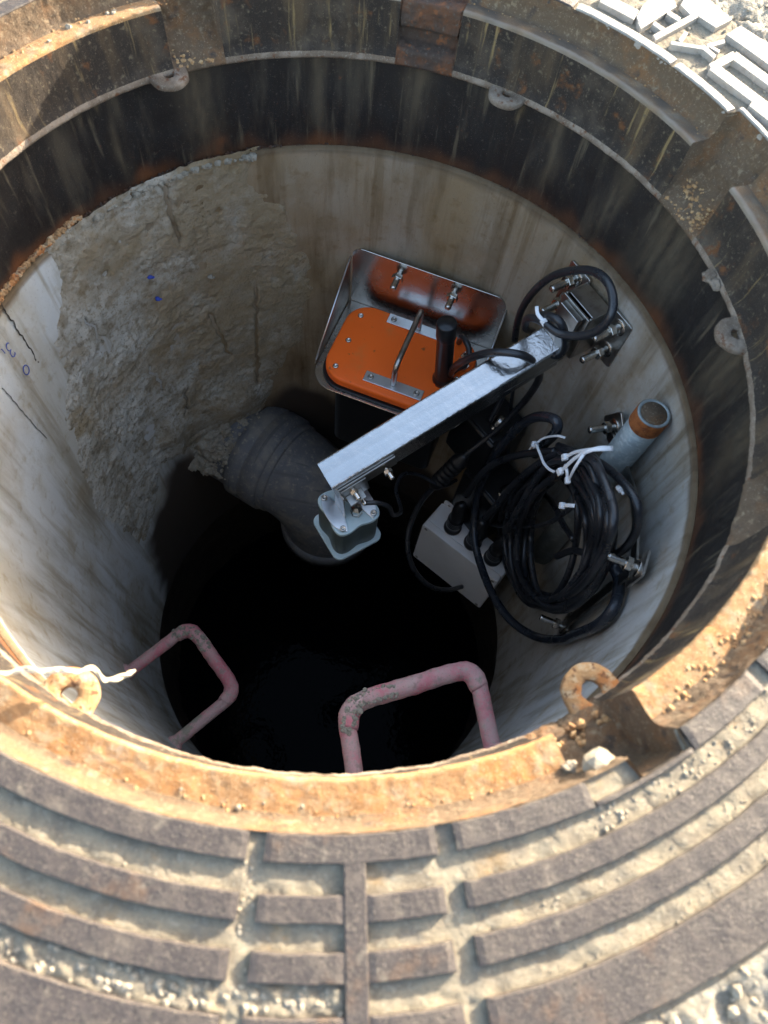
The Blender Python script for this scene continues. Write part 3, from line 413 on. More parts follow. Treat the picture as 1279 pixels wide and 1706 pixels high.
def dens_reg():
    cuts = [(0, 4, 14), (4, 9, 18), (9, 14, 20), (14, 18, 12)]; out = []; ends = []
    for a, b, n in cuts:
        q = resample(REG[a:b + 1], n + 1); out += q[:-1]; ends.append(len(out))
    out.append(REG[-1]); return out, ends
PREG, ENDS = dens_reg(); NP = len(PREG)
PSL = [(a, b, resample(P, NP)) for a, b, P in SLOTS]
def slot_at(th):
    for i, (a, b, P) in enumerate(PSL):
        if a <= th < b or a <= th - 360 < b: return i
    return -1
STEP = 1 / 3
ths = [-90 + STEP * k for k in range(1081)]
bands = [('recess_wall', 'recess', 0, ENDS[0]), ('lid_seat', 'rim', ENDS[0], ENDS[1]), ('upper_ring', 'upper', ENDS[1], ENDS[2]), ('lower_lip', 'lip', ENDS[2], NP - 1)]
arc = [0]
for i in range(1, NP): arc.append(arc[-1] + math.hypot(PREG[i][0] - PREG[i - 1][0], PREG[i][1] - PREG[i - 1][1]))
def amp(i, s):
    if s >= 0: return .0016
    return .0010 if i < ENDS[0] else .0007 if i < ENDS[1] else .00035 if i < ENDS[2] else .0009
grid = []; uvs = []; sl = []
for th in ths:
    si = slot_at(th); P = PREG if si < 0 else PSL[si][2]; row = []; ru = []
    for i, (r, z) in enumerate(P):
        q = pol(th, r, z); e = amp(i, si) if 0 < i < NP - 1 else .0003
        d = e * (fbm(q.x, q.y, q.z, 60) + .8 * nz(q.x, q.y, q.z, 260))
        q = pol(th, r - d, z + (d * .9 if (ENDS[0] <= i < ENDS[1] or si >= 0) else .3 * d))
        row.append(q); ru.append((R_(th) * .35, arc[i]))
    grid.append(row); uvs.append(ru); sl.append(si)
def patch(name, m, cells, parent):
    mb = MB(); idx = {}; mb.uv = []; mb.col = []
    def g(k, i):
        if (k, i) not in idx:
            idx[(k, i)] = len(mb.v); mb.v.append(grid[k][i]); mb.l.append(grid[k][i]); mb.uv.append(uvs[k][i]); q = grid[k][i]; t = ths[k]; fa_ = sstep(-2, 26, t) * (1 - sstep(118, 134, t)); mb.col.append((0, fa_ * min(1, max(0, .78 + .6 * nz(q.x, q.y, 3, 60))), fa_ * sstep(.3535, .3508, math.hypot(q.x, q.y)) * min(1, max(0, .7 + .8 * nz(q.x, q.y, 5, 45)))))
        return idx[(k, i)]
    for k, i in cells:
        mb.f.append([g(k, i), g(k + 1, i), g(k + 1, i + 1), g(k, i + 1)]); mb.sm.append(True)
    return obj(name, mb, m, parent)
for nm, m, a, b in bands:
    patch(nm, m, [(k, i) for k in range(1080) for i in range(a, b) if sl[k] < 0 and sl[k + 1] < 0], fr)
for s in range(len(PSL)):
    patch('lock_slot', 'rustdark' if s == 1 else 'recess', [(k, i) for k in range(1080) for i in range(NP - 1) if sl[k] == s or sl[k + 1] == s], fr)

# black lower collar, with dirt washed down below the slots and rust near its foot
mb = MB(); mb.uv = []; mb.col = []
def collar_tint(th, t):
    x = th + 2.2 * nz(th * .08, t * 1.5, 2) + .9 * nz(th * .6, t * 3, 4); w_ = 0
    for c, wd, ln in ((125.5, 3.4, 1.0), (35, 5.0, 1.1), (87, 2.2, .5), (12, 4.0, .9), (-3, 3.0, .9), (141, 1.0, .9), (106, 1.1, .8), (62, 1.3, .8), (48, 1.6, .9)):
        w_ = max(w_, math.exp(-((x - c) / wd) ** 2) * sstep(ln + .25, ln - .5, t))
    w_ *= .55 + .45 * nz(th * .9, t * 1.4, 8) + .3 * nz(th * 3, t * 9, 1)
    r_ = sstep(.80, 1.0, t + .16 * nz(th * .25, t, 6)) * (.35 + .9 * max(0, nz(th * .12, 0, 3)) + .5 * sstep(148, 158, th)) + .8 * math.exp(-((th - 123.5) / 1.6) ** 2) * sstep(.6, .9, t) * (.5 + nz(th, t * 8, 2))
    return (0, max(0, min(1, w_)), max(0, min(1, r_)))
rows = 24
for k in range(721):
    th = -90 + k / 2
    for j in range(rows + 1):
        z = -.083 - .1095 * j / rows; q = pol(th, .353, z)
        r = .3522 - .0005 * fbm(q.x, q.y, q.z * .3, 30) + .0022 * sstep(.6, 1, j / rows)
        if j == rows: z += .0022 * fbm(q.x, q.y, 0, 45)
        q = pol(th, r, z); mb.v.append(q); mb.l.append(q); mb.uv.append((R_(th) * .35, z)); mb.col.append(collar_tint(th, j / rows))
n = rows + 1
for k in range(720):
    for j in range(rows): mb.f.append([k * n + j, (k + 1) * n + j, (k + 1) * n + j + 1, k * n + j + 1]); mb.sm.append(True)
obj('lower_collar', mb, 'collar', fr)

# mortar between the ribs
def rim_r(th):
    s = slot_at(th); return PREG[0][0] if s < 0 else PSL[s][2][0][0]
def angd(a, b): return (a - b + 180) % 360 - 180
mb = MB(); RWS = 54
for k in range(901):
    th = -90 + .4 * k; r0 = rim_r(th) + .0002
    for j in range(RWS + 1):
        r = r0 + (.4815 - r0) * j / RWS; q = pol(th, r)
        z = -.0034 + .0010 * fbm(q.x, q.y, 0, 90) + .0007 * nz(q.x, q.y, 3, 320)
        t = th if th <= 180 else th - 360
        if .4405 < r < .4525 and -122 < t < -79: z += .0028 * max(0, fbm(q.x, q.y, 5, 140) + .25)
        if j == 0: z = min(z, -.0009)
        q = pol(th, r, z); mb.v.append(q); mb.l.append(q)
n = RWS + 1
for k in range(900):
    for j in range(RWS): mb.f.append([k * n + j, k * n + j + 1, (k + 1) * n + j + 1, (k + 1) * n + j]); mb.sm.append(True)
obj('mortar_infill', mb, 'infill', fr)

def arcbar(r0, r1, t0, t1, z1=.0004, m='bar', name='raised_rib', b=.0008):
    mb = MB(); n = max(3, int((t1 - t0) / .5)); z0 = -.006
    for k in range(n + 1):
        t = t0 + (t1 - t0) * k / n; w0 = .0005 * nz(t * .9, r0 * 90, 0); w1 = .0005 * nz(t * .9, r1 * 90, 7); dz = .0003 * nz(t * .7, r0 * 50, 3)
        ins = .0006 if k in (0, n) else 0
        for (r, z) in ((r0 + w0, z0), (r0 + w0, z1 - b + dz), (r0 + w0 + b, z1 + dz - ins), ((r0 + r1) / 2, z1 + dz * 1.5 - ins), (r1 + w1 - b, z1 + dz - ins), (r1 + w1, z1 - b + dz), (r1 + w1, z0)):
            q = pol(t, r, z); mb.v.append(q); mb.l.append(q)
    for k in range(n):
        for i in range(6): a = k * 7 + i; mb.f.append([a, a + 1, a + 8, a + 7]); mb.sm.append(False)
    mb.f.append(list(range(7))); mb.f.append(list(range(n * 7, n * 7 + 7))[::-1]); mb.sm += [False, False]
    return obj(name, mb, m, fr)
RG = [(.3760, .3897), (.4032, .4156), (.4272, .4402), (.4530, .4790)]
for r0, r1 in RG:
    for t0, t1 in ((-197, -142), (-140.6, -86.0), (-84.7, -78.8), (-77.3, -71.8), (-70.35, -59 if r0 < .38 else -40.7), (-39.3, -12.5), (-11, 27), (67, 104), (105.4, 161)):
        if r0 < .38 and t0 == -39.3: t1 = -22.6
        if r0 < .38 and t0 == -84.7: t1 = -71.8
        if r0 < .38 and t0 == -77.3: continue
        arcbar(r0, r1, t0, t1)
arcbar(.3872, .3902, -58.8, -49.4); arcbar(.3760, .3897, -49.2, -40.7)
# the radial rib
Mr = frame((0, 0, 0), pol(-78.05, 1), pol(11.95, 1), (0, 0, 1))
mb = MB(); box(mb, .3885, .4788, -.0056, .0056, -.006, .00035, Mr, .0007); obj('radial_rib', mb, 'bar', fr)
# pale border and raised characters at the far right
arcbar(.3760, .3862, 50.7, 66.5, .0008, 'letter', 'pale_border'); arcbar(.3760, .3850, 39.9, 50.0, .0008, 'letter', 'pale_border'); arcbar(.3878, .3925, 28.0, 39.6, .0008, 'letter', 'pale_border')
for i, P in enumerate(STROKES):
    mb = MB(); prism(mb, P, -.0055, .0013 + .00003 * i, None, .0005, 2); obj('raised_stroke', mb, 'letter', fr)

# lugs for a safety net
def lug(th, ri=.3215, hole=.0056, m='lip', broken=False, zc=-.0795, wdt=.0185):
    """flat eye: ring cut from a plate, rounded towards the centre, rooted in the ring"""
    mb = MB(); rc = ri + wdt * 1.0; M = frame(pol(th, rc, zc), pol(th, 1), pol(th + 90, 1), (0, 0, 1))
    n = 36; top = []; 
    a0, a1 = (0, n) if not broken else (6, n - 1)
    for k in range(n + 1):
        a = 2 * pi * k / n; c, s = cos(a), sin(a)
        R = wdt * (1 + .05 * nz(c * 2, s * 2, th)); x, y = R * c, R * s
        if c > 0: x = max(x, 0) * 1.25; y = y * (1 + .35 * c)
        h = hole * (1 + .12 * nz(c * 2, s * 2, th + 9))
        e_ = .0007 * nz(c * 4, s * 4, th + 3)
        for (px, py, pz) in ((h * c, h * s, -.0010), (h * c, h * s, .0032), ((h + .0008) * c, (h + .0008) * s, .0040 + e_), (x * .96, y * .96, .0038 + e_), (x, y, .0028), (x, y, -.0012), (x * .97, y * .97, -.0018)):
            top.append((px, py, pz))
    f = []
    for k in range(a0, a1):
        for i in range(7): f.append((k * 7 + i, (k + 1) * 7 + i, (k + 1) * 7 + (i + 1) % 7, k * 7 + (i + 1) % 7))
    if broken: f.append([a0 * 7 + i for i in range(7)]); f.append([a1 * 7 + i for i in range(7)][::-1])
    mb.add(top, f, M, True); return obj('net_lug', mb, m, fr)
for th in (130.6, 71.8, 12.0): lug(th)
lug(-109.2, m='lugrust'); lug(-49.2, ri=.319, m='lugrust', hole=.0075, wdt=.0200); lug(-169)
mb = MB()   # broken stub beside the right hand lug
blob(mb, pol(23.2, .3385, -.079), .0070, 3, .55, 2); blob(mb, pol(21.6, .341, -.079), .0065, 5, .5, 2); obj('broken_stub', mb, 'lip', fr)

# ---------------------------------------------------------------- ground
rad = [.479 + .0032 * k for k in range(60)]
while rad[-1] < 70: rad.append(rad[-1] * 1.16)
mb = MB(); NT = 900
for k in range(NT):
    th = 360 * k / NT
    for j, r in enumerate(rad):
        q = pol(th, r)
        if r < 1.0:
            z = -.004 + .0045 * fbm(q.x, q.y, 2, 45) + .0035 * max(0, nz(q.x, q.y, 1, 160)) + .0012 * nz(q.x, q.y, 4, 420)
            z = z * sstep(.478, .49, r) - .006 * (1 - sstep(.478, .486, r))
        else: z = .01 * fbm(q.x, q.y, 2, 2)
        q.z = z; mb.v.append(q); mb.l.append(q)
n = len(rad)
for k in range(NT):
    for j in range(n - 1): mb.f.append([k * n + j, k * n + j + 1, ((k + 1) % NT) * n + j + 1, ((k + 1) % NT) * n + j]); mb.sm.append(True)
g = obj('ground', mb, 'ground'); g['kind'] = 'structure'

def crumbs(name, spec, m, seed, parent=None, sub=1):
    """spec: (count, th0, th1, r0, r1, z(r, th), size0, size1)"""
    mb = MB(); rnd = random.Random(seed); i = 0
    for (cnt, t0, t1, r0, r1, zf, s0, s1) in spec:
        for _ in range(cnt):
            t = rnd.uniform(t0, t1); r = rnd.uniform(r0, r1); s = s0 + (s1 - s0) * rnd.random() ** 2.2
            blob(mb, pol(t, r, zf(r, t) + s * .25), s, seed * 31 + i, .8, sub); i += 1
    o = obj(name, mb, m, parent); o['kind'] = 'stuff'; return o
gz = lambda r, t: -.0045
crumbs('gravel', [(700, -75, -40, .483, .56, gz, .0006, .0045), (300, -140, -75, .483, .53, gz, .0006, .0035), (900, 28, 75, .480, .60, gz, .0006, .0042), (160, 130, 165, .482, .52, gz, .0006, .0035)], 'stone', 3)
bz = lambda r, t: -.0037
crumbs('rib_rubble', [(620, -122, -87, .4408, .4524, bz, .0005, .0024), (120, -86, -79, .4408, .4524, bz, .0005, .0022), (60, -86.1, -84.7, .377, .47, bz, .0004, .0012), (120, -60, -40, .3905, .4025, bz, .0004, .0016), (120, -70, -40, .4157, .427, bz, .0003, .0009), (120, -70, -40, .4405, .4525, bz, .0003, .0009), (130, -140, -86, .3905, .4025, bz, .0003, .0009), (170, 30, 62, .387, .462, lambda r, t: -.0035, .0005, .0018)], 'stone', 5, fr)
sz = lambda r, t: -.0232
crumbs('seat_grit', [(420, -125, -60, .352, .371, sz, .0004, .0013), (260, 128, 160, .352, .371, sz, .0004, .0017), (260, -48, -20, .352, .373, sz, .0005, .0024), (200, 40, 120, .352, .371, sz, .0004, .0013)], 'rustgrit', 8, fr)
crumbs('seat_stone', [(6, 133, 147, .354, .366, sz, .0022, .0036), (6, -112, -76, .355, .368, sz, .0012, .0019)], 'stone', 18, fr, 2)
sl1 = lambda r, t: -.0800 + (r - .343) * .85
crumbs('slot_rubble', [(200, 121.6, 128.6, .345, .368, sl1, .0007, .0032), (200, 31, 39, .345, .368, sl1, .0006, .0026), (70, -57.6, -50.4, .350, .372, lambda r, t: -.0655, .0010, .0034)], 'rustgrit', 9, fr)
crumbs('fallen_stone', [(1, -56.5, -56.4, .3725, .3727, lambda r, t: -.0160, .0088, .0089), (2, -58.8, -57.8, .366, .370, sz, .003, .005)], 'stone', 11, fr, 2)

# ---------------------------------------------------------------- concrete shaft
sh = thing('shaft_wall', 'round concrete shaft wall with rough mortar patches below the black iron collar', 'shaft wall', (0, 0, -1.05))
def inpoly(x, y, P):
    c = False; j = len(P) - 1
    for i in range(len(P)):
        if (P[i][1] > y) != (P[j][1] > y) and x < (P[j][0] - P[i][0]) * (y - P[i][1]) / (P[j][1] - P[i][1]) + P[i][0]: c = not c
        j = i
    return c
def sdist(x, y, P):     # signed distance, metres on the wall
    best = 9
    for i in range(len(P)):
        ax, ay = P[i]; bx, by = P[(i + 1) % len(P)]
        dx, dy = bx - ax, by - ay; t = max(0, min(1, ((x - ax) * dx + (y - ay) * dy) / (dx * dx + dy * dy)))
        best = min(best, math.hypot(x - ax - dx * t, y - ay - dy * t))
    return best if inpoly(x, y, P) else -best
K = R_(1) * .35
PATCH = [(a * K, b) for a, b in [(119, -.15), (118.5, -.235), (111, -.27), (111, -.34), (106.5, -.36), (105.8, -.44), (110, -.47), (109.5, -.55), (117, -.63), (122, -.67), (126, -.80), (140, -.83), (152, -.70), (156, -.70), (165, -.78), (176, -.83), (180, -.70), (184, -.57), (178, -.44), (172, -.35), (165, -.27), (158, -.15)]]
LOW_DARK = [(a * K, b) for a, b in [(40, -.98), (62, -.90), (80, -.80), (98, -.72), (112, -.66), (122, -.70), (134, -.84), (150, -.725), (154, -.705), (165, -.79), (176, -.83), (181, -1.0), (186, -1.2), (30, -1.2)]]  # outline of the darker brown lower part of the wall
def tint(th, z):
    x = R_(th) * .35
    far = (.45 * sstep(-40, 10, th) + .55 * sstep(18, 62, th)) * (1 - sstep(128, 165, th))  # browner far wall: stain plus warm bounced light put into the colour
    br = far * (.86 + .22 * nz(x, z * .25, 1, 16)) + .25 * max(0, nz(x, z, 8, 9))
    low_dark = sstep(-.012, .03, sdist(x + .012 * nz(x, z, 2, 30), z + .02 * nz(x, z, 7, 22), LOW_DARK)) if 25 < th < 192 and z < -.6 else 0
    return (max(0, min(1, br)), max(0, min(1, low_dark)), 0)
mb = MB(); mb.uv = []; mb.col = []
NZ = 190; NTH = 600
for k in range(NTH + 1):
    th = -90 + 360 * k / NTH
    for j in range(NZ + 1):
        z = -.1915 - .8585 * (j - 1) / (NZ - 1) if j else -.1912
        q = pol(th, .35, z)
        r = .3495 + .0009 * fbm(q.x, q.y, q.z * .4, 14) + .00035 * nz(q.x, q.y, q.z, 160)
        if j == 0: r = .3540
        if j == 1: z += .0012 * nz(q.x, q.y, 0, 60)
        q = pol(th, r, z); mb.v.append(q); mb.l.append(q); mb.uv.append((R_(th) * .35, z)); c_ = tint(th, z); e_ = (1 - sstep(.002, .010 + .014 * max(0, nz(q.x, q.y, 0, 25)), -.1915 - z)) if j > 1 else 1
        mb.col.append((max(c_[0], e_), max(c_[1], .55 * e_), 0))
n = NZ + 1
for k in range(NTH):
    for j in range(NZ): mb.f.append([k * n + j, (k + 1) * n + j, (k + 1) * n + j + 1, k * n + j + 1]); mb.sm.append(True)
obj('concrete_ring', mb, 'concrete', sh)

mb = MB(); mb.uv = []; mb.col = []; idx = {}
def wpt(a, b):
    th = 100 + .38 * a; z = -.186 - .0024 * b; x = R_(th) * .35
    d = sdist(x + .020 * nz(x, z, 1, 20) + .006 * nz(x, z, 2, 90), z + .010 * nz(x, z, 3, 28) + .004 * nz(x, z, 4, 90), PATCH)
    lump = fbm(x, z, 2, 16); fine = fbm(x, z, 5, 70); ridge = abs(nz(x + .02 * fine, z, 9, 26))
    ro = sstep(-.12, .30, nz(x, z, 31, 9) + .35 * sstep(148, 170, th) + .25 * sstep(-.30, -.2, z) + .3 * sstep(115, 106, th))
    h = -.0022 + .0030 * sstep(-.006, .014, d) + sstep(0, .05, d) * (.0034 * lump + .0014)
    h += sstep(0, .012, d) * ro * (.0019 * fine + .0012 * nz(x, z, 8, 190) + .0022 * max(0, nz(x, z, 19, 50)))
    h += sstep(0, .012, d) * (1 - ro) * (.0009 * nz(x * 2.2, z * .35, 3, 40) + .0005 * fine)
    h -= sstep(0, .02, d) * .0030 * (1 - sstep(0, .06, ridge)) * sstep(.15, .40, nz(x, z, 12, 9))
    h += .010 * math.exp(-((x - 152 * K) / .02) ** 2 - ((z + .66) / .06) ** 2) + .016 * math.exp(-((x - 131 * K) / .05) ** 2 - ((z + .67) / .05) ** 2)
    cv = 0
    for (ta, za, tb_, zb, wd) in CREV:
        t = (za - z) / (za - zb)
        if -.05 < t < 1.05:
            xc = (ta + (tb_ - ta) * t + 1.1 * nz(0, z, ta, 60)) * K; cv = max(cv, math.exp(-((x - xc) / wd) ** 2) * sstep(-.05, .1, t) * sstep(1.05, .9, t))
    for (tp, zp, rp) in PITS: cv = max(cv, sstep(rp * 1.3, rp * .7, math.hypot(x - tp * K + .002 * nz(x, z, 1, 200), z - zp)))
    h -= .0075 * cv
    st_ = math.exp(-((x - 168.3 * K + .012 * (z + .49)) / .005) ** 2) * sstep(-.37, -.41, z) * sstep(-.62, -.56, z)
    h = h * (1 - .6 * st_) + .004 * st_
    return d, pol(th, .3495 - h, z), th, z, x, cv, st_
CREV = [(132.4, -.43, 129.5, -.54, .0018), (135.8, -.195, 135.2, -.285, .0022), (120.3, -.40, 123.5, -.64, .0016), (160, -.30, 157.5, -.37, .0014), (150.5, -.46, 149, -.53, .0012), (143, -.56, 146, -.62, .0014)]
PITS = [(168.3, -.325, .0045), (160.5, -.425, .003), (171.5, -.50, .0025), (152, -.27, .003), (140.5, -.245, .004), (126, -.26, .003)]
NA, NB_ = 245, 280
W = [[wpt(a, b) for b in range(NB_)] for a in range(NA)]
for a in range(NA - 1):
    for b in range(NB_ - 1):
        c = [(a, b), (a + 1, b), (a + 1, b + 1), (a, b + 1)]
        if max(W[i][j][0] for i, j in c) < -.006: continue
        fa = []
        for ij in c:
            if ij not in idx:
                d, q, th, z, x, cv, st_ = W[ij[0]][ij[1]]; idx[ij] = len(mb.v); mb.v.append(q); mb.l.append(q); mb.uv.append((x, z))
                t = tint(th, z); up_ = (1 - sstep(128, 168, th + 30 * nz(x, z, 3, 10))) * (1 - .5 * sstep(-.45, -.7, z))
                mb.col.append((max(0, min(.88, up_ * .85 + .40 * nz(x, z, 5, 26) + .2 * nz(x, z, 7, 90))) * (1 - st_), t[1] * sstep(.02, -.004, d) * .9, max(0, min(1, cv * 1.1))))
            fa.append(idx[ij])
        mb.f.append(fa); mb.sm.append(True)
obj('mortar_patch', mb, 'mortar', sh)

# cracks and hairlines: thin sunk strips; pen marks
def wallstrip(name, P, wd, m, parent, rr=.3486):
    mb = MB(); pts = []
    for i, (th, z) in enumerate(P):
        pts.append((th, z))
    for i, (th, z) in enumerate(pts):
        ww = wd * (.35 + .65 * abs(sin(i * 1.9 + th))) / .35 / K * .35
        mb.v += [pol(th - ww / 2, rr, z), pol(th + ww / 2, rr, z)]
    for i in range(len(pts) - 1): mb.f.append([2 * i, 2 * i + 1, 2 * i + 3, 2 * i + 2]); mb.sm.append(False)
    mb.l = mb.v; return obj(name, mb, m, parent)
rnd = random.Random(5)
wallstrip('crack', [(173.6 + rnd.uniform(-.25, .25), -.188 - .0047 * i) for i in range(22)], .0022, 'crack', sh)
wallstrip('crack', [(183.4 - .055 * i + rnd.uniform(-.15, .15), -.249 - .0052 * i) for i in range(24)], .0013, 'crack', sh)
def penring(th, z, w_, h_, t0, t1, parent, rr):
    P = []
    for i in range(19):
        a = R_(t0 + (t1 - t0) * i / 18); P.append(pol(th + w_ * cos(a), rr, z + h_ * sin(a)))
    mb = MB(); sweep(mb, P, .0005, 5); obj('pen_mark', mb, 'blue', parent)
penring(176.9, -.272, .75, .0065, 0, 360, sh, .3475)
penring(177.3, -.2285, .55, .005, 150, -100, sh, .3475); penring(177.3, -.2385, .55, .005, 100, -150, sh, .3475)
penring(178.9, -.226, .2, .006, 90, 200, sh, .3475)
for th, z, a in ((143.7, -.309, 20), (143.6, -.349, 60), (130.6, -.356, 0)):
    mb = MB(); blob(mb, pol(th, .3425, z), .0038, a, .5, 1); blob(mb, pol(th - .6, .3425, z - .003), .0022, a + 2, .5, 1); obj('pen_mark', mb, 'blue' if a else 'crust', sh)
# rust crumbs along the joint under the collar
rj = lambda r, t: -.189
crumbs('joint_rust_chunk', [(300, 152, 179, .3490, .3530, lambda r, t: -.186, .0010, .0042)], 'lugrust', 23, sh)
crumbs('joint_rust', [(160, 112, 153, .350, .3535, rj, .0007, .0020), (120, 35, 112, .3505, .3535, rj, .0005, .0012)], 'rustdark', 13, sh)
crumbs('joint_mortar', [(70, 117, 150, .3460, .351, lambda r, t: -.196, .002, .0060)], 'crust', 15, sh)

mb = MB()
for k in range(241):
    th = -90 + 1.5 * k
    for j in range(41):
        z = -1.0495 - .65 * j / 40; q = pol(th, .366, z); r = .366 - .006 * fbm(q.x, q.y, q.z, 12)
        if j == 0: r = .3497
        if j == 1: z = -1.0515
        q = pol(th, r, z); mb.v.append(q); mb.l.append(q)
for k in range(240):
    for j in range(40): mb.f.append([k * 41 + j, (k + 1) * 41 + j, (k + 1) * 41 + j + 1, k * 41 + j + 1]); mb.sm.append(True)
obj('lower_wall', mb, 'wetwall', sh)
mb = MB(); mb.add([pol(k * 3, .385, -1.34) for k in range(120)], [list(range(120))]); wt = obj('water', mb, 'water'); wt['kind'] = 'structure'

# ---------------------------------------------------------------- black elbow pipe from the left wall
pv = thing('elbow_pipe', 'dusty black plastic elbow pipe coming out of the mortared left wall', 'pipe', (-.1, .22, -.98))
az = R_(-22); d = Vector((cos(az), sin(az), 0)); s0 = pol(131, .345, -.805)
A_, B_, RR = .098, .095, .0885
cen = [s0 - d * .03 + d * (A_ + .03) * k / 6 for k in range(7)] + [s0 + d * A_ + d * B_ * sin(R_(t)) - Vector((0, 0, 1)) * B_ * (1 - cos(R_(t))) for t in range(5, 91, 5)] + [s0 + d * (A_ + B_) - Vector((0, 0, B_ + .02 * k)) for k in (1, 2)]
mb = MB(); sweep(mb, cen, RR, 40)
mb.l = [Vector((0, v.y, v.z)) for v in mb.v]
obj('pipe_body', mb, 'pvc', pv)
mb = MB(); lathe(mb, [(RR - .004, -.05), (RR - .004, .040)], axis_frame(s0, d), 40); obj('spigot', mb, 'crust', pv)
mb = MB(); M = axis_frame(s0 + d * .022, d)
lathe(mb, [(RR, 0), (RR + .009, .004), (RR + .009, .028), (RR + .0065, .030), (RR + .0065, .034), (RR + .009, .036), (RR + .009, .066), (RR + .006, .070), (RR - .002, .074)], M, 48)
mb.l = [Vector((v.x * .2, (v - s0).dot(d), v.z * .2)) for v in mb.v]; obj('pipe_socket', mb, 'pvc', pv)
mb = MB(); M = axis_frame(s0 + d * (A_ - .004), d); lathe(mb, [(RR - .001, -.012), (RR + .0035, -.008), (RR + .004, .010), (RR + .001, .014)], M, 48); obj('seam_band', mb, 'pvc', pv)
mb = MB(); e = cen[-1]; lathe(mb, [(RR, .022), (RR + .007, .018), (RR + .007, -.012), (RR - .003, -.012), (RR - .004, .012), (RR - .004, .06)], Matrix.Translation(e), 48); obj('outlet_rim', mb, 'pvc', pv)
mb = MB()
for (t, zz) in ((.07, -.086), (.052, -.089)): blob(mb, s0 + d * (-.004 + t * .1) + Vector((0, 0, zz)), .008, t * 100, .6, 2)
obj('mortar_lump', mb, 'crust', pv)
# lumpy mortar collar packed round the pipe at the wall
sidev = Vector((-d.y, d.x, 0)); mb = MB(); mb.col = []; NA2, NT2 = 150, 34
for i in range(NA2 + 1):
    a = (-.06 + 1.14 * i / NA2) * pi; rv = sidev * cos(a) + Vector((0, 0, 1)) * sin(a); en = sstep(0, .12, i / NA2) * (1 - sstep(.86, 1, i / NA2))
    for j in range(NT2 + 1):
        t = j / NT2; q = s0 + d * (.034 - .085 * t) + rv * (RR - .004 + .030 * en * t ** 1.5)
        n_ = fbm(q.x, q.y, q.z, 38) * .010 + fbm(q.x, q.y, q.z, 130) * .0045 + nz(q.x, q.y, q.z, 320) * .0022
        q = q + rv * (n_ * en - .003 * (1 - en)) + d * (n_ * .8 * en); w_ = math.hypot(q.x, q.y)
        if w_ > .354: q.x *= .354 / w_; q.y *= .354 / w_
        mb.v.append(q); mb.l.append(q); mb.col.append((.35, 0, 0))
for i in range(NA2):
    for j in range(NT2): k = i * (NT2 + 1) + j; mb.f.append([k, k + 1, k + NT2 + 2, k + NT2 + 1]); mb.sm.append(True)
obj('mortar_collar', mb, 'mortarlump', sh)
mb = MB(); rnd = random.Random(21)
for i in range(150):
    a = rnd.uniform(.1 * pi, .95 * pi); q = s0 + d * rnd.uniform(-.030, .034) + (sidev * cos(a) + Vector((0, 0, 1)) * sin(a)) * (RR + rnd.uniform(-.002, .012))
    w_ = math.hypot(q.x, q.y)
    if w_ > .346: q.x *= .346 / w_; q.y *= .346 / w_
    blob(mb, q, .0018 + .004 * rnd.random() ** 2, i, .8, 1)
cl = obj('mortar_crumbs', mb, 'mortarlump', sh); cl['kind'] = 'stuff'

# ---------------------------------------------------------------- step irons
def step(name, foot0, foot1, leg, z, label, seed):
    t = thing(name, label, 'step iron', ((foot0[0] + foot1[0]) / 2, (foot0[1] + foot1[1]) / 2, z), 'pink plastic coated step irons')
    f0, f1 = Vector((*foot0, z)), Vector((*foot1, z)); L = Vector((*leg, 0))
    c0, c1 = f0 + L, f1 + L; l = L.normalized(); s = (c1 - c0).normalized(); b = .017
    P = [f0 - l * .03, f0, f0 + L * .45, c0 - l * b]
    P += [c0 - l * b * (1 - sin(R_(a))) + s * b * (1 - cos(R_(a))) for a in (30, 60, 90)]
    P += [c0.lerp(c1, .5) + Vector((0, 0, .001))]
    P += [c1 - s * b * (1 - sin(R_(a))) - l * b * (1 - cos(R_(a))) for a in (0, 30, 60)]
    P += [c1 - l * b, f1 + L * .45, f1, f1 - l * .03]
    pts = spline(P, .003); m = len(pts)
    mb = MB(); sweep(mb, pts, .0095, 14)
    for i, v in enumerate(mb.v):
        k = i // 14; n_ = nz(v.x, v.y, v.z, 90) * .0005 + nz(v.x, v.y, v.z, 300) * .0003
        q = pts[min(k, m - 1)]; mb.v[i] = v + (v - q).normalized() * n_
    mb.l = [v.copy() for v in mb.v]; obj('coated_bar', mb, 'pink', t)
    # wider ribbed tread sleeve round the cross bar
    q0 = c0 + s * .012 - l * .0; sl_ = spline([c0 - l * .024, c0 - l * .0075 + s * .0065, c0 + s * .022, c0.lerp(c1, .5), c1 - s * .022, c1 - l * .0075 - s * .0065, c1 - l * .024], .003)
    mb = MB(); sweep(mb, sl_, lambda u: 0.0105 + .0002 * sin(u * 60), 16)
    for i, v in enumerate(mb.v): mb.v[i] = v + Vector((0, 0, 1)) * .0006 * nz(v.x, v.y, v.z, 70) + (l * .0006) * nz(v.x, v.y, v.z, 110)
    obj('tread_sleeve', mb, 'pink', t)
    mb = MB(); rnd = random.Random(seed)
    for i in range(150):
        u = rnd.random() ** 1.5 * .45; c = sl_[int(u * (len(sl_) - 1))]
        blob(mb, c + Vector((rnd.uniform(-.007, .007), rnd.uniform(-.007, .007), .0090)), rnd.uniform(.0010, .0034), seed + i, .5)
    cr = obj('mud_crust', mb, 'crust', t); cr['kind'] = 'stuff'
    for f_ in (f0, f1):
        mb = MB(); w_ = math.hypot(f_.x, f_.y); q = Vector((f_.x / w_ * .3485, f_.y / w_ * .3485, z)); lathe(mb, [(.0135, -.006), (.0130, .003), (.0095, .006)], axis_frame(q, l), 18); obj('foot_collar', mb, 'pink', t)
    return t
step('step_iron', (-.272, -.206), (-.174, -.293), (.066, .083), -.72, 'pink coated step iron on the left wall, crusted at its upper bend', 3)
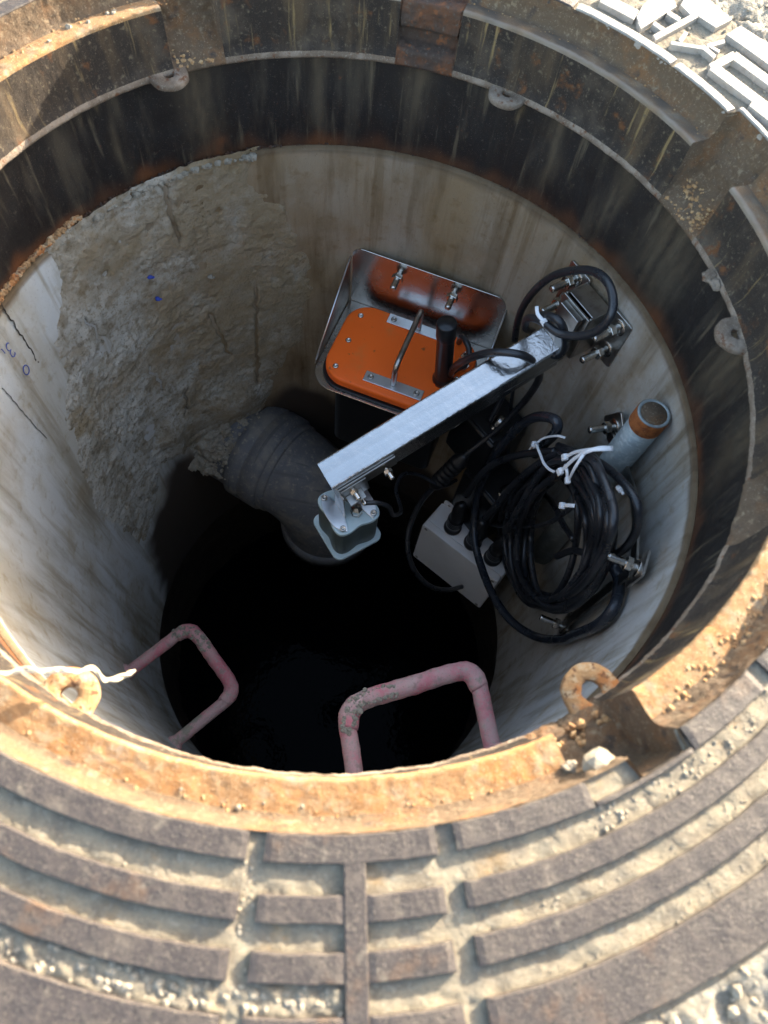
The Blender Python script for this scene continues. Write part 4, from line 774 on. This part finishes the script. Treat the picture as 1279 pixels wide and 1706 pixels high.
step('step_iron', (.088, -.330), (.222, -.262), (-.028, .080), -.385, 'pink coated step iron above the dark water on the near wall', 9)

# ---------------------------------------------------------------- orange logger in its steel cradle
T_ = R_(79.0); tu = Vector((sin(T_), -cos(T_), 0)); nv = Vector((-cos(T_), -sin(T_), 0))
F = frame((.0635, .3269, 0), tu, nv, (0, 0, 1))
def FP(u, v, z): return F @ Vector((u, v, z))
crd = thing('steel_cradle', 'polished steel wall cradle behind and under the orange lidded logger', 'cradle', FP(0, .01, -.45))
pl = [(x, z) for x, z in rrect(-.113, .113, -.452, -.343, .018)]
pl = [(x, z) for x, z in pl if z > -.434] ; pl = [(-.113, -.452), (.113, -.452)] + pl
Fz = frame((.0635, .3269, 0), tu, (0, 0, 1), nv)          # (u, z, v)
mb = MB(); prism(mb, [(x, z) for x, z in pl], 0, .002, Fz, .0004, 1); obj('back_plate', mb, 'mirror', crd)
mb = MB(); prism(mb, [(x, y) for x, y in rrect(-.1128, .1128, -.03, .163, .034, 8) if y > .0045] + [(-.1128, .0022), (.1128, .0022)] if False else
      ([(.1128, .0024)] + [(x, y) for x, y in rrect(-.1128, .1128, -.10, .163, .034, 8) if y > .05] + [(-.1128, .0024)]), -.4525, -.4505, F, .0004, 1); obj('tray', mb, 'mirror', crd)
for sg in (-1, 1):
    Fs = frame(FP(sg * .1145, 0, 0), nv, (0, 0, 1), tu * 1)
    mb = MB(); prism(mb, [(.0022, -.4525), (.128, -.4525), (.131, -.449), (.128, -.4435), (.0022, -.362)], -.0009, .0009, Fs, .0004, 2); obj('side_gusset', mb, 'dullsteel', crd)
    mb = MB(); sweep(mb, [FP(sg * .1145, .0022, -.3612), FP(sg * .1145, .128, -.4427)], .0014, 8); obj('gusset_edge', mb, 'plate', crd)
for u in (-.041, .039): bolt(crd, FP(u, -.004, -.362), nv + Vector((0, 0, -.05)), .036, .0048, True, .34)

lg = thing('logger_box', 'orange lidded data logger with a carry handle and short black antenna', 'data logger', FP(0, .085, -.60))
mb = MB(); prism(mb, rrect(-.082, .082, .030, .142, .012), -.62, -.453, F, .004, 2); obj('box_body', mb, 'blackpl', lg)
mb = MB(); prism(mb, rrect(-.1035, .1035, .0125, .1585, .038, 10), -.4500, -.4465, F, .001, 2); obj('seal_rim', mb, 'blackpl', lg)
mb = MB(); prism(mb, rrect(-.100, .100, .016, .155, .036, 12), -.4462, -.4300, F, .0042, 4); ld_ = obj('lid', mb, 'orange', lg)
for p_ in ld_.data.polygons: p_.use_smooth = True
for u in (-.081, .083):
    for v in (.040, .088, .136): screw(lg, FP(u, v, -.4300), (0, 0, 1), .0042)
for v, u0, u1 in ((.1345, -.038, .048), (.0275, -.043, .058)):
    mb = MB(); box(mb, u0, u1, v - .0085, v + .0085, -.4299, -.4278, F, .0006, 2); hp = obj('handle_plate', mb, 'plate', lg)
    for u in (u0 + .009, u1 - .009):
        mb = MB(); lathe(mb, [(.0044, 0), (.0044, .0012), (.0036, .0019), (.0022, .0019), (.0021, .0007), (.00001, .0007)], Matrix.Translation(FP(u, v, -.4278)), 16); obj('screw', mb, 'dullsteel', hp)
P = [FP(.004, .1325, -.428), FP(.004, .1325, -.405), FP(.004, .1315, -.393), FP(.004, .126, -.3875), FP(.004, .116, -.386), FP(.004, .080, -.386), FP(.004, .044, -.386), FP(.004, .034, -.3875), FP(.004, .0285, -.393), FP(.004, .0275, -.405), FP(.004, .0275, -.428)]
mb = MB(); sweep(mb, spline(P, .0025), .0040, 14); obj('handle', mb, 'dullsteel', lg)
a0 = FP(.0655, .0965, -.4300); a1 = Vector((.0960, .2215, -.312)); ad = (a1 - a0)
mb = MB(); L = ad.length; lathe(mb, [(.0150, 0), (.0150, .006), (.0128, .009), (.0120, .012), (.0118, L - .030), (.0124, L - .028), (.0132, L - .025), (.0132, L - .002), (.0122, L), (.00001, L)], axis_frame(a0, ad), 28); obj('antenna', mb, 'blackpl', lg)
mb = MB(); lathe(mb, [(.0158, 0), (.0158, .003), (.0146, .005)], axis_frame(a0 - ad.normalized() * .0005, ad), 6); obj('antenna_base', mb, 'orange', lg)
gq = FP(.0835, .0635, -.4300)
mb = MB(); lathe(mb, [(.0095, 0), (.0095, .004), (.0070, .004), (.0070, .010), (.0085, .010), (.0085, .0155), (.0064, .0185), (.0064, .024), (.004, .026)], Matrix.Translation(gq), 6, False); obj('cable_gland', mb, 'bolt', lg)

# ---------------------------------------------------------------- square tube arm
P0 = Vector((-.0128, -.0084, -.335)); P1 = Vector((.2141, .1878, -.268)); ax = (P1 - P0).normalized(); LA = (P1 - P0).length
la = Vector((ax.y, -ax.x, 0)).normalized(); ua = la.cross(ax).normalized()
FA = frame(P0, ax, la, ua)
def AP(x, y, z): return FA @ Vector((x, y, z))
arm = thing('support_arm', 'shiny square steel tube arm reaching out from the right wall', 'arm', pol(41, .345, -.26))
def sqtube(mb, x0, x1, hw, wall, M, zc):
    o_ = rrect(-hw, hw, -hw, hw, .0035, 4); i_ = rrect(-hw + wall, hw - wall, -hw + wall, hw - wall, .002, 4); n = len(o_)
    v = []; f = []
    for x in (x0, x1):
        v += [(x, a, b + zc) for a, b in o_] + [(x, a, b + zc) for a, b in i_]
    for k in range(n):
        j = (k + 1) % n
        f += [(k, j, 2 * n + j, 2 * n + k), (n + k, 3 * n + k, 3 * n + j, n + j), (k, n + k, n + j, j), (2 * n + k, 2 * n + j, 3 * n + j, 3 * n + k)]
    return mb.add(v, f, M, False)
mb = MB(); sqtube(mb, 0, LA + .004, .0192, .0016, FA, -.0192); obj('square_tube', mb, 'steel', arm)
mb = MB(); sqtube(mb, LA + .001, LA + .050, .0170, .0016, FA, -.0192); obj('inner_tube', mb, 'dullsteel', arm)
# wall bracket
T2 = R_(41.0); t2 = Vector((sin(T2), -cos(T2), 0)); n2 = Vector((-cos(T2), -sin(T2), 0)); FB = frame((.3455 * cos(T2), .3455 * sin(T2), 0), t2, n2, (0, 0, 1))
FBz = frame((.3455 * cos(T2), .3455 * sin(T2), 0), t2, (0, 0, 1), n2)
def BP(u, v, z): return FB @ Vector((u, v, z))
for sg in (-1, 1):
    mb = MB(); prism(mb, rrect(-.056, -.020, -.292, -.218, .004) if sg < 0 else rrect(.020, .056, -.292, -.218, .004), 0, .003, FBz, .0004, 1); obj('flange', mb, 'dullsteel', arm)
    mb = MB(); box(mb, sg * .0218 - .0013, sg * .0218 + .0013, .0032, .034, -.292, -.222, FB, .0004, 1); obj('bracket_side', mb, 'dullsteel', arm)
    for z in (-.2325, -.272): bolt(arm, BP(sg * .040, .002, z), n2, .038, .0047, True, .25)
mb = MB(); box(mb, -.0230, .0230, .0345, .0372, -.292, -.222, FB, .0004, 1); obj('bracket_web', mb, 'dullsteel', arm)
mb = MB(); box(mb, -.0205, .0205, .0032, .030, -.2245, -.2225, FB, .0004, 1); obj('bracket_cap', mb, 'dullsteel', arm)
mb = MB(); box(mb, -.016, .016, .0376, .046, -.300, -.226, FB, .0005, 1); obj('pivot_block', mb, 'dullsteel', arm)
# sensor bracket on the far end of the tube
mb = MB(); box(mb, .004, .082, .0195, .0218, -.0330, -.0115, FA, .0005, 1); obj('end_plate', mb, 'dullsteel', arm)
mb = MB(); box(mb, .006, .040, .0220, .0240, -.050, -.0150, FA, .0005, 1); obj('drop_plate', mb, 'dullsteel', arm)
mb = MB(); box(mb, .008, .030, .0242, .0380, -.0335, -.0318, FA, .0005, 1); obj('bent_tab', mb, 'dullsteel', arm)
for x, z in ((.020, -.022), (.066, -.022)): bolt(arm, AP(x, .0236, z), la, .016, .0032, False, .2, 'clamp_bolt')
bolt(arm, AP(.024, .0240, -.043), la, .018, .0032, False, .2, 'clamp_bolt')
for x in (.030, .068):
    mb = MB(); lathe(mb, [(.0048, 0), (.0048, .002), (.003, .0035), (.00001, .0038)], axis_frame(AP(x, -.0190, -.012), -la), 12); obj('bolt_head', mb, 'bolt', arm)

# ---------------------------------------------------------------- square sensor under the arm
sc_ = Vector((.0185, -.0120, 0)); axh = Vector((ax.x, ax.y, 0)).normalized()
FS = frame(sc_, axh, la, (0, 0, 1))
def SP(x, y, z): return FS @ Vector((x, y, z))
sn = thing('level_sensor', 'blue grey square level sensor hanging under the end of the steel arm', 'sensor', SP(0, 0, -.474))
def pinched(h, amt, n=64):
    out = []
    for k in range(n):
        a = 2 * pi * k / n; c, s = cos(a), sin(a); q = (abs(c) ** 5 + abs(s) ** 5) ** (-1 / 5)
        r = h * q * (1 - amt * (cos(4 * a) * .5 + .5) ** 2); out.append((r * c, r * s))
    return out
mb = MB(); prism(mb, rrect(-.0355, .0355, -.0355, .0355, .011, 8), -.4740, -.4685, FS, .0012, 2); obj('flange', mb, 'sensor', sn)
mb = MB(); prism(mb, pinched(.0312, .10), -.4684, -.4065, FS, 0); obj('housing', mb, 'sensordark', sn)
mb = MB(); prism(mb, pinched(.0318, .10), -.4064, -.4000, FS, .0010, 2); obj('cap', mb, 'sensor', sn)
for sg in (-1, 1):
    n = 20; P = []
    for k in range(n + 1): y = -.029 + .058 * k / n; P.append((sg * (.0290 - .0055 * (cos(pi * y / .058)) ** 2 * 0 + .0020 - (abs(y) / .029) ** 3 * .012), y))
    Q = []
    for k in range(n + 1): y = .029 - .058 * k / n; Q.append((sg * (.0110 + .0035 * cos(pi * y / .030) * 0 + (abs(y) / .029) ** 2 * .007), y))
    mb = MB(); prism(mb, P + Q, -.3999, -.3978, FS, .0004, 1); cpz = obj('clamp_plate', mb, 'plate', sn)
    for y in (-.0235, .0235):
        mb = MB(); lathe(mb, [(.0040, 0), (.0040, .0018), (.0032, .0026), (.002, .0026), (.0019, .0012), (.00001, .0012)], Matrix.Translation(SP(sg * .0215, y, -.3978)), 14); obj('screw', mb, 'bolt', cpz)
mb = MB(); bev(mb, [(-.0125, -.0135, -.3977), (-.0105, -.0135, -.3977), (-.0105, .0125, -.3977), (-.0125, .0125, -.3977), (-.0125, -.0150, -.357), (-.0105, -.0150, -.357), (-.0105, .0060, -.357), (-.0125, .0060, -.357)], [(0, 3, 2, 1), (4, 5, 6, 7), (0, 1, 5, 4), (1, 2, 6, 5), (2, 3, 7, 6), (3, 0, 4, 7)], .0004, 1, FS); obj('upright_tab', mb, 'dullsteel', sn)
mb = MB(); lathe(mb, [(.0078, 0), (.0078, .0035), (.0062, .0035), (.0062, .0075), (.0074, .0075), (.0074, .013), (.0050, .016), (.0034, .018)], Matrix.Translation(SP(.004, .012, -.3999)), 6, False); obj('cable_gland', mb, 'bolt', sn)

# ---------------------------------------------------------------- light grey junction box
NB = R_(60.25); tb = Vector((sin(NB), -cos(NB), 0)); nb = Vector((-cos(NB), -sin(NB), 0)); FJ = frame((.2 * cos(NB), .2 * sin(NB), 0), tb, nb, (0, 0, 1))
FJz = frame((.2 * cos(NB), .2 * sin(NB), 0), tb, (0, 0, 1), nb)
def JP(u, v, z): return FJ @ Vector((u, v, z))
jb = thing('junction_box', 'light grey junction box with three black cable glands on top', 'junction box', JP(.128, -.03, -.95))
mb = MB(); prism(mb, rrect(.0426, .2140, -.950, -.785, .006, 4), -.0585, -.0145, FJz, .001, 2); obj('box_body', mb, 'greybox', jb)
mb = MB(); prism(mb, rrect(.0426, .2140, -.950, -.785, .006, 4), -.0138, 0, FJz, .0016, 3); cv = obj('cover', mb, 'greybox', jb)
for u in (.052, .2046):
    for z in (-.9405, -.7945):
        mb = MB(); lathe(mb, [(.0034, -.001), (.0034, .0009), (.0026, .0012), (.0022, .0004), (.00001, .0004)], axis_frame(JP(u, 0, z), nb), 14); obj('screw', mb, 'dullsteel', cv)
for u in (.058, .199):
    mb = MB(); prism(mb, rrect(u - .012, u + .012, -.798, -.772, .006, 5), -.0620, -.0588, FJz, .0006, 2); er = obj('mounting_ear', mb, 'greybox', jb)
    mb = MB(); cyl(mb, JP(u, -.0588, -.779), nb, .0012, .003, 12); obj('screw', mb, 'dullsteel', er)
def gland(u, L, par):
    q = JP(u, -.031, -.785); mb = MB()
    pr_ = [(.0165, 0), (.0165, .005), (.0142, .006), (.0142, .020)]
    for k in range(4): pr_ += [(.0148, .021 + k * .006), (.0148, .0245 + k * .006), (.0136, .0255 + k * .006)]
    pr_ += [(.0128, .050), (.0128, L - .018), (.0105, L - .014), (.0080, L - .004), (.0050, L)]
    lathe(mb, pr_, Matrix.Translation(q), 24); obj('cable_gland', mb, 'blackpl', par)
gland(.0880, .105, jb); gland(.1340, .100, jb); gland(.1790, .098, jb)

# ---------------------------------------------------------------- black control boxes further back
for i, (c, zt, h, lab) in enumerate(((Vector((.197, .214, 0)), -.520, .115, 'upper black box with bright cable gland, partly under the steel arm'), (Vector((.236, .172, 0)), -.640, .15, 'lower black box with bright cable gland, behind the bluish cable loop'))):
    d_ = R_(45); FK = frame(c, (sin(d_), -cos(d_), 0), (-cos(d_), -sin(d_), 0), (0, 0, 1))
    kb = thing('control_box', lab, 'control box', FK @ Vector((0, 0, zt - h)), 'black boxes on the wall behind the cables')
    mb = MB(); box(mb, -.060, .030, -.055, .020, zt - h, zt, FK, .005, 3); obj('box_body', mb, 'blackpl', kb)
    mb = MB(); box(mb, -.056, .026, -.051, .016, zt + .0003, zt + .005, FK, .002, 2); obj('lid', mb, 'blackpl', kb)
    q = FK @ Vector((.006 if i == 0 else .014, -.006, zt + .005)); mb = MB()
    lathe(mb, [(.0105, 0), (.0105, .005), (.0082, .005), (.0082, .010), (.0100, .010), (.0100, .017), (.0085, .019), (.0085, .023), (.0050, .027)], axis_frame(q, Vector((.1, -.05, 1))), 16); obj('cable_gland', mb, 'bolt', kb)

# ---------------------------------------------------------------- hanger plates and bolts behind the coil
hg = thing('coil_hanger', 'flat steel hanger bolted to the wall behind the coiled black cable', 'hanger', pol(4, .345, -.5))
for th, z, tl in ((20.7, -.318, 25), (-13.3, -.270, 0), (-12.7, -.520, -10)):
    c = pol(th, .3405, z); rd = -pol(th, 1); tg = pol(th + 90, 1); Mh = frame(c, tg, (0, 0, 1), rd) @ Matrix.Rotation(R_(tl), 4, 'Z')
    mb = MB(); prism(mb, rrect(-.016, .016, -.024, .020, .004), 0, .003, Mh, .0004, 1); obj('hanger_plate', mb, 'dullsteel', hg)
    bolt(hg, c + rd * .002, rd, .034, .0046, True, .22)
def flatbar(P, parent):
    mb = MB(); P = spline(P, .008); v = []; f = []
    for q in P:
        rd = -Vector((q.x, q.y, 0)).normalized()
        v += [q + Vector((0, 0, .008)), q + Vector((0, 0, .008)) + rd * .0025, q - Vector((0, 0, .008)) + rd * .0025, q - Vector((0, 0, .008))]
    for i in range(len(P) - 1):
        for k in range(4): f.append((i * 4 + k, i * 4 + (k + 1) % 4, i * 4 + 4 + (k + 1) % 4, i * 4 + 4 + k))
    f += [(3, 2, 1, 0), tuple(len(v) - 4 + k for k in range(4))]
    mb.add(v, f, None, False); return obj('flat_bar', mb, 'dullsteel', parent)
flatbar([pol(20, .336, -.330), pol(10, .334, -.310), pol(0, .334, -.290), pol(-12, .336, -.276)], hg)
mb = MB(); box(mb, -.008, .008, -.52, -.285, 0, .0025, frame(pol(-13, .3375, 0), pol(77, 1), (0, 0, 1), -pol(-13, 1)), .0004, 1); obj('flat_bar', mb, 'dullsteel', hg)

# ---------------------------------------------------------------- conduit
cd_ = thing('conduit_pipe', 'grey galvanised conduit with an orange threaded open end', 'pipe', pol(13.4, .3305, -.62))
Mc = Matrix.Translation(pol(13.4, .3302, 0)); RC = .0182
mb = MB(); lathe(mb, [(RC, -.64), (RC, -.2405)], Mc, 32); obj('conduit_body', mb, 'galv', cd_)
pr_ = [(RC - .0004, -.2406)]
for k in range(11): pr_ += [(RC - .0018, -.2400 + .0018 * k), (RC + .0004, -.2391 + .0018 * k)]
pr_ += [(RC - .0012, -.2195), (RC - .0016, -.2180), (RC - .0038, -.2180)]
mb = MB(); lathe(mb, pr_, Mc, 32); obj('thread', mb, 'thread', cd_)
mb = MB(); lathe(mb, [(RC - .0038, -.2179), (RC - .0040, -.60), (.00001, -.61)], Mc, 32); obj('bore', mb, 'recess', cd_)
mb = MB(); lathe(mb, [(RC - .0002, -.2180), (RC - .0012, -.2172), (RC - .0032, -.2172), (RC - .0042, -.2185)], Mc, 32); obj('pipe_lip', mb, 'galv', cd_)

# ---------------------------------------------------------------- cables
def cable(name, key, r, label=None, cat='cable', parent=None, closed=False, m='cable', group=None):
    P = spline([Vector(q) for q in CABLES[key]], .004, closed)
    if parent is None:
        t = thing(name, label, cat, P[len(P) // 2], group); mb = MB(); sweep(mb, P, r, 10, closed); obj('cable_run', mb, m, t); return t
    mb = MB(); sweep(mb, P, r, 9, closed); return obj(name, mb, m, parent)
coil = thing('cable_coil', 'bundle of coiled black cable tied up on the right wall', 'cable coil', (.29, .03, -.55))
for i in range(22): cable('cable_turn', 'strand%d' % i, .0046, parent=coil, closed=True)
cable('cable_turn', 'outer_strand', .0046, parent=coil); cable('cable_turn', 'cross_strand', .003, parent=coil); cable('cable_turn', 'inner_cable', .0042, parent=coil)
cable('black_cable', 'big_loop', .0066, 'thick glossy bluish black cable looping in front of the grey box', m='glosscable')
cable('black_cable', 'arm_loop', .0046, 'black cable wound in a loop round the wall end of the steel arm')
t = cable('black_cable', 'logger_cable', .0048, 'black cable crossing over the steel arm to an inline plug')
PA = [Vector(q) for q in CABLES['plug_axis']]; mb = MB(); k_ = PA[1] - PA[0]
M = axis_frame(PA[0], PA[3] - PA[0]); L = (PA[3] - PA[0]).length
pr_ = [(.0050, 0), (.0085, .004), (.0105, .012), (.0120, .016)]
k = .020
while k < L - .02: pr_ += [(.0138, k), (.0138, k + .005), (.0122, k + .006), (.0122, k + .0085)]; k += .011
pr_ += [(.0110, L - .012), (.0055, L)]
lathe(mb, pr_, M, 24); obj('inline_plug', mb, 'blackpl', t)
cable('black_cable', 'antenna_cable', .0042, 'short black cable curling from the gland to the antenna base')
cable('black_cable', 'dangling_cable', .0046, 'black cable hanging in a bow left of the grey box')
cable('black_cable', 'sensor_cable', .0030, 'thin black cable leaving the square sensor to the right')
cable('black_cable', 'drop_cable', .0028, 'thin black cable dropping straight down the wall below the arm')
cable('black_cable', 'drop_cable2', .0040, 'short black cable from under the arm into the upper bright gland')
cable('black_cable', 'gland_cable1', .0050, 'black cable rising from the left gland of the grey box')
cable('black_cable', 'gland_cable2', .0050, 'black cable rising from the middle gland of the grey box')
cable('black_cable', 'gland_cable3', .0050, 'black cable rising from the right gland of the grey box')

# ---------------------------------------------------------------- cable ties
UPV = Vector((-.45, -.35, .8)).normalized()
def tie(key, head, label, wd=.0021):
    P = spline([Vector(q) for q in TIES[key]], .003); t = thing('cable_tie', label, 'cable tie', P[len(P) // 2], 'white cable ties')
    mb = MB(); sweep(mb, P, 0, 8, False, (wd, .0006, UPV)); obj('strap', mb, 'tie', t)
    c = P[int(head * (len(P) - 1))]; dd = (P[min(len(P) - 1, int(head * (len(P) - 1)) + 1)] - c); dd = dd.normalized() if dd.length > 0 else (P[-1] - P[-2]).normalized()
    Y = UPV.cross(dd).normalized(); mb = MB(); box(mb, -.0038, .0038, -.0036, .0036, -.0022, .0030, frame(c, dd, Y, dd.cross(Y)), .0007, 2); obj('head', mb, 'tie', t)
tie('tie_arm', .14, 'white cable tie with its tail up, round the end of the steel arm')
tie('tie_loop', .45, 'white cable tie hanging in a long bow at the top left of the coil', .0017)
tie('tie_loop2', .0, 'white cable tie end passing behind the top of the coil', .0015)
tie('tie_a', .0, 'upper white cable tie running from the coil to the grey conduit')
tie('tie_b', .0, 'lower white cable tie slanting from the coil to the conduit')
tie('tie_c', .3, 'white cable tie folded in a narrow V over the coil', .0017)
tie('tie_d', .1, 'short white cable tie stub in the middle of the coil', .0022)
tie('tie_e', .3, 'tiny white cable tie on the outermost turn at the right of the coil', .0016)

# ---------------------------------------------------------------- twine on the near left lug
P = spline([Vector(q) for q in STRING], .0015); st = thing('twine', 'frayed pale twine lying across the rusty lug at the lower left', 'string', P[0])
mb = MB(); sweep(mb, [q + Vector((0, 0, .0010 * sin(i * .8))) for i, q in enumerate(P)], lambda u: .0011 + .0004 * sin(u * 55), 7); obj('strand', mb, 'string', st)
mb = MB(); sweep(mb, [q + Vector((0.0012 * sin(i * .55), .0016 * cos(i * .55), .0014)) for i, q in enumerate(P[:int(len(P) * .96)])], .0006, 6); obj('strand', mb, 'string', st)
